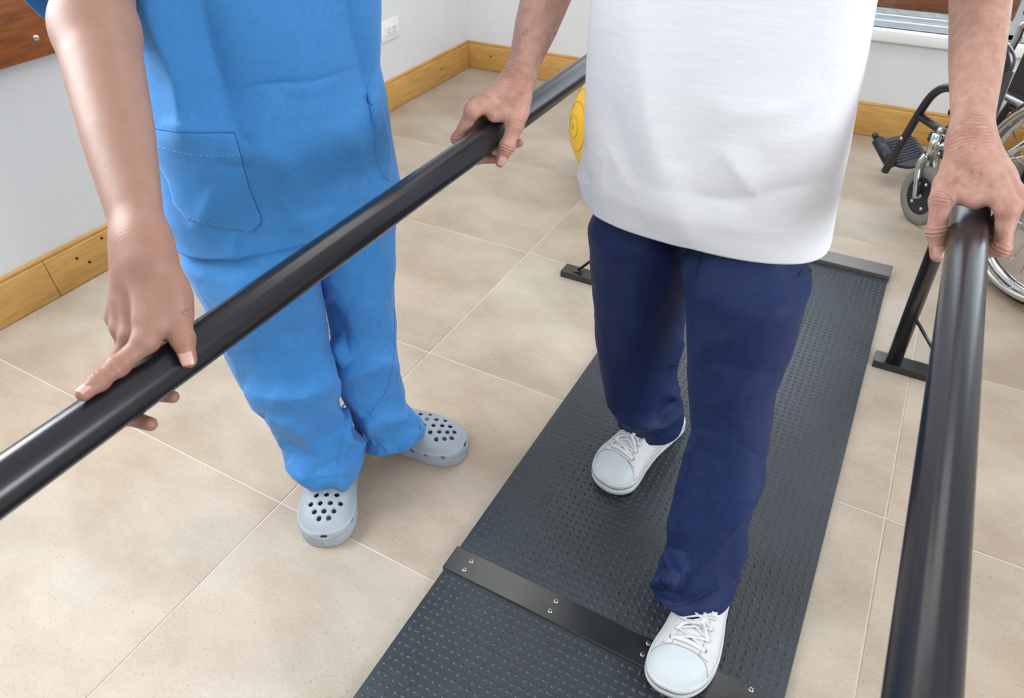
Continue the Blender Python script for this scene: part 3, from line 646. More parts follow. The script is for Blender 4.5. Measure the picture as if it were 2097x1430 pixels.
def paint(o, arms, spots):
    """pigment per vertex: redness near joints, age spots, crease strength; arms: [(J, elbow, crease)]"""
    me = o.data; n = len(me.vertices); V = np.empty(n*3); me.vertices.foreach_get('co', V); V = V.reshape(-1, 3)+wloc(o)
    C_ = np.zeros((n, 4), np.float32); C_[:, 3] = 1; al = np.zeros(n, np.float32)
    for J, E, cr, redk in arms:
        W = J['wrist']; fa = unit(W-E); L = np.linalg.norm(W-E)
        near = np.linalg.norm(V-W, axis=1) < 0.35
        s = (V-W)@fa; al = np.where(near, s, al)
        C_[:, 2] = np.maximum(C_[:, 2], near*cr*np.exp(-((s+0.002)/0.020)**2))
        for k in ('index', 'middle', 'ring', 'pinky', 'thumb'):
            for q, p in enumerate(J[k]):
                d = np.linalg.norm(V-p, axis=1); C_[:, 0] = np.maximum(C_[:, 0], redk*(0.75 if q < 3 else 1.0)*np.exp(-(d/0.016)**2))
        for k in ('index', 'middle', 'ring', 'pinky', 'thumb'):
            for q in (1, 2):
                p = J[k][q]; dv_ = unit(J[k][min(q+1, 3)]-J[k][q-1]); rel = V-p; d = np.linalg.norm(rel, axis=1); mk = d < 0.014
                al = np.where(mk, rel@dv_, al); C_[:, 2] = np.maximum(C_[:, 2], np.where(mk, (0.35+0.45*cr)*np.exp(-((rel@dv_)/0.0055)**2), 0))
        C_[:, 0] = np.maximum(C_[:, 0], near*redk*0.35*np.exp(-((s-0.01)/0.03)**2))
    px, py, dp = proj(V)
    me.update(); nr = np.empty(n*3); me.vertices.foreach_get('normal', nr); nr = nr.reshape(-1, 3); face = ((CC-V)*nr).sum(1) > 0
    for (x, y, r, a) in spots:
        an_ = np.arctan2(py-y, px-x); wob = 1+0.14*np.sin(an_*2+x)+0.10*np.sin(an_*3+y)+0.07*np.sin(an_*5+x*y)
        d = np.hypot(px-x, (py-y)*1.15)/(r*wob); C_[:, 1] = np.maximum(C_[:, 1], np.where(face, 0.8*a*np.exp(-d**3), 0))
    at = me.attributes.new('pig', 'FLOAT_COLOR', 'POINT'); at.data.foreach_set('color', C_.ravel())
    at = me.attributes.new('along', 'FLOAT', 'POINT'); at.data.foreach_set('value', al)

# cloth: rings fitted to a silhouette, then folds pressed in
def ring_pts(c, l, f, a, b, n, ex):
    th = np.arange(n)*2*np.pi/n; cs, sn = np.cos(th), np.sin(th)
    return c+(np.sign(cs)*np.abs(cs)**(2/ex))[:, None]*l*a+(np.sign(sn)*np.abs(sn)**(2/ex))[:, None]*f*b
def fit_loft(silL, silR, zs, axis, psi, ratio, n=150, ex=2.2, tilt=None, wmin=0.03, fix=True):
    l = A(math.cos(psi), math.sin(psi), 0); f = A(math.sin(psi), -math.cos(psi), 0)      # f: the way the person faces
    yl, xl = np.array(silL, float).T[::-1]; yr, xr = np.array(silR, float).T[::-1]
    rows = []; hr = unit(CR*A(1, 1, 0)); a = 0.1
    for z in zs:
        c = A(*axis(z), z); rt = ratio(z) if callable(ratio) else ratio
        for it in range(14):
            R_ = ring_pts(c, l, f, a, a*rt, 48, ex)
            if tilt: R_[:, 2] += tilt(z, (R_-c)@f, (R_-c)@l)
            px, py, dp = proj(R_); i, j = px.argmin(), px.argmax()
            tl, tr = np.interp(py[i], yl, xl), np.interp(py[j], yr, xr)
            a = max(wmin, a*(1+0.8*((tr-tl)/(px[j]-px[i])-1)))
            c = c+hr*(((tl+tr)-(px[i]+px[j]))/2*dp.mean()/FPX)*0.8
        R_ = ring_pts(c, l, f, a, a*rt, n, ex)
        if tilt: R_[:, 2] += tilt(z, (R_-c)@f, (R_-c)@l)
        rows.append(R_)
    return np.array(rows)
def grid_normals(G):
    du = np.roll(G, -1, 1)-np.roll(G, 1, 1); dv = np.gradient(G, axis=0); n = np.cross(du, dv)
    return n/(np.linalg.norm(n, axis=-1, keepdims=True)+1e-12)
def press_folds(G, folds, gain=1.0):
    for f in folds:
        pts, wl_, wr_, amp = f[:4]; fade = f[4] if len(f) > 4 else 1
        Nn = grid_normals(G); ctr = G.mean(1, keepdims=True)
        sg = np.sign(((G-ctr)*Nn).sum(-1).mean()); Nn = Nn*sg
        px, py, dp = proj(G.reshape(-1, 3)); vw = CC-G.reshape(-1, 3); vw /= np.linalg.norm(vw, axis=1, keepdims=True)
        fac = smooth(-0.05, 0.35, (Nn.reshape(-1, 3)*vw).sum(1))
        pts = np.array(pts, float); best = np.full(len(px), 1e9); side = np.zeros(len(px)); tt = np.zeros(len(px))
        seg = np.linalg.norm(np.diff(pts, axis=0), axis=1); cum = np.concatenate([[0], np.cumsum(seg)]); tot = cum[-1]
        for k in range(len(pts)-1):
            d = pts[k+1]-pts[k]; L = d@d
            t = np.clip(((px-pts[k, 0])*d[0]+(py-pts[k, 1])*d[1])/L, 0, 1)
            qx, qy = px-(pts[k, 0]+t*d[0]), py-(pts[k, 1]+t*d[1]); ds = np.hypot(qx, qy); mk = ds < best
            best = np.where(mk, ds, best); side = np.where(mk, d[0]*qy-d[1]*qx, side); tt = np.where(mk, (cum[k]+t*seg[k])/tot, tt)
        wd = np.where(side > 0, wr_, wl_); x = best/wd
        g = np.where(side > 0, np.exp(-(np.sqrt(x*x+0.04)-0.2)), np.exp(-(np.sqrt(x*x+0.04)-0.2)))*np.exp(-(x/4)**2)
        env = np.sin(np.pi*np.clip(tt, 0.0, 1.0))**0.6 if fade == 1 else (smooth(0, 0.25, 1-tt) if fade == 2 else smooth(0, .25, tt) if fade == 3 else 1.0)
        G = G+(Nn.reshape(-1, 3)*(gain*amp*g*env*fac)[:, None]).reshape(G.shape)
    return G
def fbm(P, sc, seed=0, oct_=3):
    r = np.random.default_rng(seed); out = np.zeros(P.shape[:-1]); a = 1.0
    for o in range(oct_):
        for k in range(4):
            d = unit(r.normal(size=3)); out += a*np.sin((P@d)*sc*(1.7**o)*(0.7+0.6*r.random())+r.random()*6.28)/4
        a *= 0.55
    return out
def cloth_obj(name, G, mat, parent, thick=0.0022, label=None):
    nr, nc = G.shape[:2]; o = obj(name, (G.reshape(-1, 3), grid_faces(nr, nc)), mat, parent, label=label)
    sd = o.modifiers.new('thickness', 'SOLIDIFY'); sd.thickness = thick; sd.offset = -1; return o
def multi_cloth(name, Gs, mat, parent, thick=0.0022, label=None, flip=None):
    parts = [(G.reshape(-1, 3), grid_faces(*G.shape[:2])) for G in Gs]
    V, F = ncat(*parts); o = obj(name, (V, F), mat, parent, label=label)
    bm = bmesh.new(); bm.from_mesh(o.data); bmesh.ops.recalc_face_normals(bm, faces=bm.faces[:]); bm.to_mesh(o.data); bm.free()
    if thick: sd = o.modifiers.new('thickness', 'SOLIDIFY'); sd.thickness = thick; sd.offset = -1
    return o
class Surf:
    """ray casts image points onto a finished garment, for seams and pockets"""
    def __init__(s, o):
        me = o.data; b = wloc(o); s.bvh = BVHTree.FromPolygons([tuple(A(*v.co)+b) for v in me.vertices], [tuple(p.vertices) for p in me.polygons])
    def hit(s, px, py):
        d = unit(ray(px, py)); h = s.bvh.ray_cast(Vector(CC), Vector(d))
        if h[0] is None: return None, None
        n = A(*h[1]); n = n if n@(-d) > 0 else -n
        return A(*h[0]), n
def seam(name, S, pts, r, mat, parent, lift=0.0, n=10, smooth_=True, closed=False):
    P = spline(np.array([(x, y, 0.0) for x, y in pts]), n) if smooth_ else np.array([(x, y, 0.0) for x, y in pts])
    Q = []
    for x, y, _ in P:
        h, nn = S.hit(x, y)
        if h is not None: Q.append(h+nn*(r*0.3+lift))
    if len(Q) < 3: return None
    Q = np.array(Q)
    return obj(name, tube(Q, r, 6), mat, parent)
def stitches(name, S, pts, r, mat, parent, dash=7, gap=4, lift=0.0):
    P = spline(np.array([(x, y, 0.0) for x, y in pts]), 14)[:, :2]; seg = np.linalg.norm(np.diff(P, axis=0), axis=1); cum = np.concatenate([[0], np.cumsum(seg)])
    parts = []; s = 0.0
    while s < cum[-1]-dash:
        q = []
        for u in (s, s+dash*0.5, s+dash):
            h, nn = S.hit(np.interp(u, cum, P[:, 0]), np.interp(u, cum, P[:, 1]))
            if h is not None: q.append(h+nn*(r*0.4+lift))
        if len(q) == 3 and np.linalg.norm(q[2]-q[0]) < 0.03: parts.append(tube(q, r, 5))
        s += dash+gap
    if parts: return obj(name, cat(*parts), mat, parent)
def patch(name, S, poly, mat, parent, lift=0.0025, step=8, puff=0.0):
    """flat fabric piece sewn onto a garment: image polygon -> grid of surface points with a rim"""
    poly = np.array(poly, float); x0, y0 = poly.min(0); x1, y1 = poly.max(0)
    # triangulated fan of nested outlines, so the outline stays exact
    c = poly.mean(0); per = spline(np.array([(x, y, 0) for x, y in np.vstack([poly, poly[:1]])]), 1)[:, :2]
    out = []
    for k in range(len(poly)):
        a, b_ = poly[k], poly[(k+1) % len(poly)]; m_ = max(2, int(np.linalg.norm(b_-a)/step))
        for t_ in np.arange(m_)/m_: out.append(a+(b_-a)*t_)
    out = np.array(out); n = len(out); rings = 14; V = []
    for k in range(rings+1):
        f = k/rings
        for p in out:
            q = p*(1-f)+c*f; h, nn = S.hit(*q)
            if h is None:
                h, nn = S.hit(*(p*0.9+c*0.1)); 
            if h is None: h, nn = A(0, 0, 0), A(0, 0, 1)
            V.append(h+nn*(lift+puff*math.sin(min(1, f*2.5)*math.pi/2)))
    V = np.array(V).reshape(rings+1, n, 3)
    h0 = []
    for i in range(n):
        hh, nn = S.hit(*out[i]); h0.append(V[0, i] if hh is None else hh-nn*0.001)
    V = np.concatenate([np.array(h0)[None], V], 0)
    return obj(name, (V.reshape(-1, 3), grid_faces(rings+2, n)), mat, parent)
# ------------------------------------------------------------------ cloth and skin materials
def cloth_mat(name, c, c2, rough=0.8, sheen=0.2, weave=900, wst=0.25, streak=(1, 1, 1), wrinkle=0.5, wsc=18):
    mt = bpy.data.materials.new(name); mt.use_nodes = True; nt = mt.node_tree; N = nt.nodes; Lk = nt.links
    b = N['Principled BSDF']; b.inputs['Roughness'].default_value = rough; b.inputs['Sheen Weight'].default_value = sheen; b.inputs['Specular IOR Level'].default_value = 0.25
    tc = N.new('ShaderNodeTexCoord'); mp = N.new('ShaderNodeMapping'); mp.inputs['Scale'].default_value = streak; Lk.new(tc.outputs['Object'], mp.inputs[0])
    n = N.new('ShaderNodeTexNoise'); n.inputs['Scale'].default_value = 120; n.inputs['Detail'].default_value = 6; Lk.new(mp.outputs[0], n.inputs['Vector'])
    r = N.new('ShaderNodeValToRGB'); r.color_ramp.elements[0].color = (*c, 1); r.color_ramp.elements[1].color = (*c2, 1); r.color_ramp.elements[0].position = 0.3; r.color_ramp.elements[1].position = 0.75
    Lk.new(n.outputs['Fac'], r.inputs[0]); Lk.new(r.outputs[0], b.inputs['Base Color'])
    n2 = N.new('ShaderNodeTexNoise'); n2.inputs['Scale'].default_value = weave; n2.inputs['Detail'].default_value = 2; Lk.new(mp.outputs[0], n2.inputs['Vector'])
    n3 = N.new('ShaderNodeTexNoise'); n3.inputs['Scale'].default_value = wsc; n3.inputs['Detail'].default_value = 3; n3.inputs['Distortion'].default_value = 0.6; Lk.new(tc.outputs['Object'], n3.inputs['Vector'])
    b1 = N.new('ShaderNodeBump'); b1.inputs['Strength'].default_value = wrinkle; b1.inputs['Distance'].default_value = 0.004; Lk.new(n3.outputs['Fac'], b1.inputs['Height'])
    b2 = N.new('ShaderNodeBump'); b2.inputs['Strength'].default_value = wst; b2.inputs['Distance'].default_value = 0.0006; Lk.new(n2.outputs['Fac'], b2.inputs['Height']); Lk.new(b1.outputs[0], b2.inputs['Normal'])
    Lk.new(b2.outputs[0], b.inputs['Normal']); return mt
m_scrub = cloth_mat('blue_scrub_cotton', (0.043, 0.215, 0.53), (0.051, 0.245, 0.59), 0.75, 0.15, wrinkle=0.12)
m_scrub_st = M('blue_stitching', (0.16, 0.42, 0.80), 0.8)
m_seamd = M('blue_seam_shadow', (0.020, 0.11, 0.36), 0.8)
m_tee = cloth_mat('white_jersey', (0.80, 0.83, 0.89), (0.86, 0.885, 0.93), 0.85, 0.2, weave=700, wst=0.3, streak=(0.25, 0.25, 3), wrinkle=0.15)
m_tee_st = M('white_stitching', (0.46, 0.50, 0.60), 0.8)
m_navy = cloth_mat('navy_polyester', (0.0085, 0.0200, 0.080), (0.0125, 0.0285, 0.108), 0.62, 0.0, weave=1200, wst=0.3, wrinkle=0.15)
m_navy_lg = M('dark_embroidery', (0.004, 0.006, 0.012), 0.6)
m_navy_st = M('navy_stitching', (0.05, 0.07, 0.16), 0.7)
m_skin1 = skin_mat('skin_younger', (0.315, 0.178, 0.132), (0.35, 0.205, 0.155), (0.38, 0.135, 0.10), 0.25)
m_skin2 = skin_mat('skin_older', (0.57, 0.34, 0.265), (0.42, 0.225, 0.172), (0.58, 0.21, 0.16), 0.6, 0.0016)
m_nail = M('fingernail', (0.62, 0.38, 0.32), 0.26, spec=0.5)
m_hair1 = M('brown_hair', (0.05, 0.025, 0.012), 0.5, bump=(200, 0.5)); m_hair2 = M('grey_hair', (0.42, 0.41, 0.40), 0.5, bump=(200, 0.5))
m_eye = M('eye_white', (0.8, 0.8, 0.78), 0.2); m_iris = M('iris_brown', (0.06, 0.03, 0.015), 0.2)

def coarse_body(torso, legs, sh_c, lat, fac, head, sh_pts, elb):
    """torso, neck, head and legs as one smooth field (mostly under the clothes)"""
    Rb = np.stack([lat, fac, A(0, 0, 1)], 1)
    hz = head[2]
    def fn(P):
        d = None
        for k in range(len(torso)-1):
            q = rcone(P, torso[k], torso[k+1], 0.078, 0.078); d = q if d is None else smin(d, q, 0.04)
            for sg in (-1, 1): d = smin(d, rcone(P, torso[k]+lat*sg*0.045, torso[k+1]+lat*sg*0.045, 0.066, 0.066), 0.04)
        d = smin(d, rcone(P, sh_pts[0], sh_pts[1], 0.050, 0.050), 0.05)
        d = smin(d, rcone(P, sh_c, head-A(0, 0, 0.08), 0.052, 0.047), 0.03)
        q = ellip(P, head, (0.073, 0.092, 0.112), Rb)
        q = smin(q, ellip(P, head+fac*0.028-A(0, 0, 0.070), (0.048, 0.058, 0.046), Rb), 0.03)          # jaw
        q = smin(q, rcone(P, head+fac*0.086+A(0, 0, 0.015), head+fac*0.108-A(0, 0, 0.028), 0.008, 0.013), 0.010)   # nose
        q = smin(q, rcone(P, head+fac*0.082-A(0, 0, 0.060)-lat*0.018, head+fac*0.082-A(0, 0, 0.060)+lat*0.018, 0.007, 0.007), 0.008)  # lips
        for sg in (-1, 1):
            q = smin(q, ellip(P, head+lat*sg*0.076-A(0, 0, 0.005)-fac*0.006, (0.009, 0.020, 0.032), Rb), 0.008)     # ears
            e = np.linalg.norm(P-(head+fac*0.088+lat*sg*0.031+A(0, 0, 0.012)).astype(np.float32), axis=1)-0.017; q = -smin(-q, e, 0.010)
        d = smin(d, q, 0.02)
        for lg_ in legs:
            for k in range(len(lg_)-1): d = smin(d, rcone(P, lg_[k][0], lg_[k+1][0], lg_[k][1], lg_[k+1][1]), 0.03)
        for s_, e in zip(sh_pts, elb):
            d = smin(d, rcone(P, s_, e, 0.043, 0.037), 0.03)
        return d
    return fn
def leg_spine(G, rows):
    out = []
    for r in rows:
        c = G[r].mean(0); out.append((c, min(0.062, 0.62*np.linalg.norm(G[r]-c, axis=1).min())))
    return out
def crumple(G, sc, amp, seed=0, mask=None):
    from mathutils import noise
    P = G.reshape(-1, 3); v = np.array([noise.turbulence(Vector((p[0]*sc+seed, p[1]*sc, p[2]*sc*0.8)), 3, True) for p in P]).reshape(G.shape[:2])
    v = v-v.mean(); N = grid_normals(G); N = N*np.sign(((G-G.mean(1, keepdims=True))*N).sum(-1).mean())
    return G-N*(v*amp*(1 if mask is None else mask))[..., None]
def head_bits(o, head, lat, fac, mh, long_=False):
    for sg in (-1, 1):
        c = head+fac*0.079+lat*sg*0.031+A(0, 0, 0.012)
        n = 14; prof = [(max(1e-4, 0.0125*math.sin(math.pi*k/n)), -0.0125*math.cos(math.pi*k/n)) for k in range(n+1)]
        e = obj('eye', lathe(prof, c, fac, 16), m_eye, o); obj('iris', lathe([(0, 0.0128), (0.003, 0.0127), (0.0055, 0.0118)], c, fac, 14), m_iris, e)
    Rb = np.stack([lat, fac, A(0, 0, 1)], 1)
    def hf(P):
        q = ellip(P, head-fac*0.010+A(0, 0, 0.016), (0.083, 0.098, 0.112), Rb)
        if long_: q = smin(q, rcone(P, head-fac*0.085, head-fac*0.10-A(0, 0, 0.13), 0.035, 0.022), 0.03)
        k = ellip(P, head+fac*0.085-A(0, 0, 0.045), (0.075, 0.085, 0.105), Rb); q = -smin(-q, k, 0.012)
        low = (head[2]-0.03)-P[:, 2]+((P-head.astype(np.float32))@fac.astype(np.float32))*0.3
        if not long_: q = np.maximum(q, low)
        return q
    obj('hair', nets(hf, head-0.24, head+0.16, 0.008), mh, o)

def close_top(G, c_top, zt, n=10, neck=0.065):
    last = G[-1]; z0 = last[:, 2].mean(); rows = []
    for k in range(1, n+1):
        t = k/n; s = math.cos(t*math.pi/2)*(1-0.0)+0.0; cc = last.mean(0)*(1-t)+A(c_top[0], c_top[1], 0)*t
        R_ = last-last.mean(0); sc_ = np.maximum(neck/np.maximum(np.linalg.norm(R_, axis=1), 1e-6), math.cos(t*math.pi/2))[:, None]
        q = R_*sc_; q[:, 2] = 0; r = q+A(cc[0], cc[1], z0+(zt-z0)*math.sin(t*math.pi/2)); rows.append(r)
    return np.concatenate([G, np.array(rows)], 0)
def sleeve_grid(P, radii, n=60, seed=0, amp=0.004, flat=(1, 1)):
    P = spline(np.array(P), 8); k = len(P); r = np.interp(np.linspace(0, 1, k), np.linspace(0, 1, len(radii)), radii)
    V, F = tube(P, r, n, caps=False, flat=flat); G = V.reshape(k, n, 3); G = G+grid_normals(G)*(fbm(G, 30, seed)*amp)[..., None]; return G

# ------------------------------------------------------------------ shoes
def shoe_frame(toe, head, L, z0):
    f = unit((head[0], head[1], 0)); r = A(-f[1], f[0], 0)*-1; heel = A(toe[0], toe[1], z0)-f*L
    return lambda u, v, w_: heel+np.multiply.outer(u, f)+np.multiply.outer(v, r)+np.multiply.outer(w_, A(0, 0, 1))
def outline(x, narrow=0.78):
    x = np.clip(np.asarray(x, float), 0, 1); base = pchip([0, .2, .42, .60, .76, .9, 1], [.74, narrow, narrow+.02, .91, 1.0, 1.0, 1.0], x)
    toe_ = np.where(x > .74, (1-np.clip((x-.74)/.26, 0, 1)**2.3)**(1/2.3), 1.0); heel_ = np.where(x < .15, (1-np.clip((.15-x)/.15, 0, 1)**2.2)**(1/2.2), 1.0)
    return base*toe_*heel_
def sneaker(toe, head, L, W, z0, parent, label, flip=1):
    fr = shoe_frame(toe, head, L, z0); hwf = lambda u: W/2*outline(u/L)
    skew = lambda u: flip*0.006*np.sin(np.clip(u/L, 0, 1)*math.pi*1.0)-flip*0.010*smooth(.6, 1, u/L)
    SO = 0.029
    htf = lambda u: pchip([0, .02, .06, .2, .35, .48, .60, .72, .82, .90, .955, .985, 1.0], [SO+.02, .072, .088, .094, .098, .094, .080, .066, .060, .055, .047, .038, SO], u/L)
    def S(u, ph, off=0.0):
        u = np.asarray(u, float); ph = np.asarray(ph, float)
        c, s = np.cos(ph), np.sin(ph); hw = hwf(u)*0.97+off; ht = htf(u)-SO+off
        k = 1-0.24*smooth(0.25, 0.95, s)*smooth(0.85, .4, u/L)       # narrower top towards the ankle
        v = np.sign(c)*np.abs(c)**0.78*hw*k; w_ = SO-0.004+(np.abs(s)**0.85)*(ht+0.004)
        return fr(u, v+skew(u), w_)
    root = thing('sneaker', fr(0.5*L, 0.0, 0.0), label); root.parent = parent; root.location = fr(0.5*L, 0.0, 0.0)-wloc(parent)
    nu, nph = 90, 44; us = L*(0.5-0.5*np.cos(np.pi*np.linspace(0.02, 1, nu))); ph = np.linspace(0, np.pi, nph)
    UU, PP = np.meshgrid(us, ph, indexing='ij')
    G = S(UU.ravel(), PP.ravel()).reshape(nu, nph, 3); wr = fbm(G, 120, 3)*0.0008*(UU < 0.75*L); G[..., 2] += wr
    obj('upper', (G.reshape(-1, 3), grid_faces(nu, nph, False)), m_canvas, root)
    # toe cap
    k = UU[:, 0] > 0.80*L; bu = np.linspace(0.815*L, L, 34); B, Q = np.meshgrid(bu, ph, indexing='ij'); arc = B-(1-smooth(0, 1, (B-0.815*L)/(0.185*L)))*0.010*(np.sin(Q)**2)+0.010*(1-np.sin(Q))*(1-(B-0.815*L)/(0.185*L))
    G2 = S(np.clip(arc, 0, L).ravel(), Q.ravel(), 0.0016).reshape(*B.shape, 3)
    obj('toe_cap', (G2.reshape(-1, 3), grid_faces(34, nph, False)), m_rubber, root)
    for kk, rr in ((0, 0.0007),):
        obj('cap_seam', tube(G2[0]+A(0, 0, 0.0004), rr, 6), m_seamg, root)
    # rubber sole: stacked outlines
    n = 140; t = np.arange(n)*2*np.pi/n; uo = L/2-L/2*np.cos(t); side = np.where(np.sin(t) >= 0, 1.0, -1.0)
    rows = []
    for (w_, off) in ((0.0, -0.004), (0.002, 0.001), (0.010, 0.0035), (0.020, 0.0035), (0.0205, 0.0022), (0.024, 0.0022), (0.0245, 0.0034), (SO+0.004, 0.0028), (SO+0.006, 0.0008), (SO+0.003, -0.006)):
        uu = L/2+(uo-L/2)*(1+off*2/L); hw = hwf(uo)+off; spring = 0.010*smooth(0.80, 1.0, uo/L)
        rows.append(fr(uu, side*hw+skew(uo), w_+spring*(1.0 if w_ < .02 else 0.8)))
    G3 = np.array(rows); sl = obj('sole', ncat((G3.reshape(-1, 3), grid_faces(len(rows), n))), m_sole, root)
    # tongue, facings, eyelets, laces
    fl = math.radians(32)
    tu = np.linspace(0.42*L, 0.775*L, 14); tp = np.linspace(math.pi/2-0.38, math.pi/2+0.38, 10); B, Q = np.meshgrid(tu, tp, indexing='ij')
    obj('tongue', (S(B.ravel(), Q.ravel(), 0.0006).reshape(-1, 3), grid_faces(14, 10, False)), m_canvas, root)
    eye = []
    for sg in (-1, 1):
        bu = np.linspace(0.40*L, 0.785*L, 18); row = []
        for o_, a_, bb in ((0.0004, .36, .40), (0.0022, .37, .40), (0.0024, .62, .80), (0.0004, .66, .86)):
            row.append(S(bu, math.pi/2+sg*(a_+(bb-a_)*(bu-.40*L)/(.385*L)), o_))
        obj('facing', (np.array(row).transpose(1, 0, 2).reshape(-1, 3), grid_faces(18, 4, False)), m_canvas, root)
        for q in range(5):
            u = (0.745-0.060*q)*L; p = S(u, math.pi/2+sg*(0.50+0.02*q), 0.0028); pn = unit(S(u, math.pi/2+sg*(0.50+0.02*q), 0.01)-p)
            eye.append((sg, q, p, pn))
            obj('eyelet', lathe([(0.0016, 0.0003), (0.0020, 0.0011), (0.0031, 0.0011), (0.0037, 0.0)], p, pn, 14), m_eyelet, root)
            obj('eyelet_hole', lathe([(0.0, 0.0004), (0.0018, 0.0004)], p, pn, 10), m_dark, root)
    E = {(sg, q): (p, pn) for sg, q, p, pn in eye}
    for q in range(5):
        if q == 4: continue
        for (a, bq) in (((-1, q), (1, q)),) if q == 0 else (((-1, q), (1, q-1)), ((1, q), (-1, q-1))):
            if bq not in E: continue
            p0, n0 = E[a]; p1, n1 = E[bq]; m_ = (p0+p1)/2+A(0, 0, 0.0068+0.0012*random.random())
            pts = spline([p0-n0*0.002, p0+n0*0.0022+(p1-p0)*0.06, p0*0.72+p1*0.28+A(0, 0, 0.0055), m_, p0*0.28+p1*0.72+A(0, 0, 0.0045), p1+n1*0.001+(p0-p1)*0.08, p1-n1*0.001], 5)
            obj('lace', tube(pts, 0.0033, 8, flat=(1.25, 0.6)), m_lace, root)
    p0 = S(0.58*L, math.pi/2+0.10, 0.010); 
    for sg, dv in ((1, 0.5), (-1, 0.2)):
        pts = spline([p0, p0+fr(0.02, 0, 0)-fr(0, 0, 0)+A(0, 0, 0.004), S(0.66*L, math.pi/2-sg*0.25, 0.008), S(0.70*L, math.pi/2-sg*0.45, 0.006)], 6)
        obj('lace_end', tube(pts, 0.0022, 8, flat=(1.25, 0.6)), m_lace, root)
    return root
m_seamg = M('grey_seam', (0.36, 0.37, 0.36), 0.8)
m_canvas = M('white_canvas', (0.72, 0.74, 0.74), 0.85, c2=(0.64, 0.66, 0.66), nscale=30, bump=(600, 0.3))
m_rubber = M('white_rubber_toe', (0.62, 0.69, 0.71), 0.5, c2=(0.56, 0.63, 0.66), nscale=14)
m_sole = M('white_rubber_sole', (0.66, 0.70, 0.71), 0.5, c2=(0.56, 0.60, 0.61), nscale=40, bump=(500, 0.4))
m_eyelet = M('steel_eyelet', (0.45, 0.44, 0.42), 0.25, 1.0)
m_lace = M('white_lace', (0.76, 0.78, 0.80), 0.85, bump=(700, 0.3))
m_clog = M('grey_foam', (0.36, 0.41, 0.46), 0.55, c2=(0.33, 0.38, 0.43), nscale=20, bump=(300, 0.06))

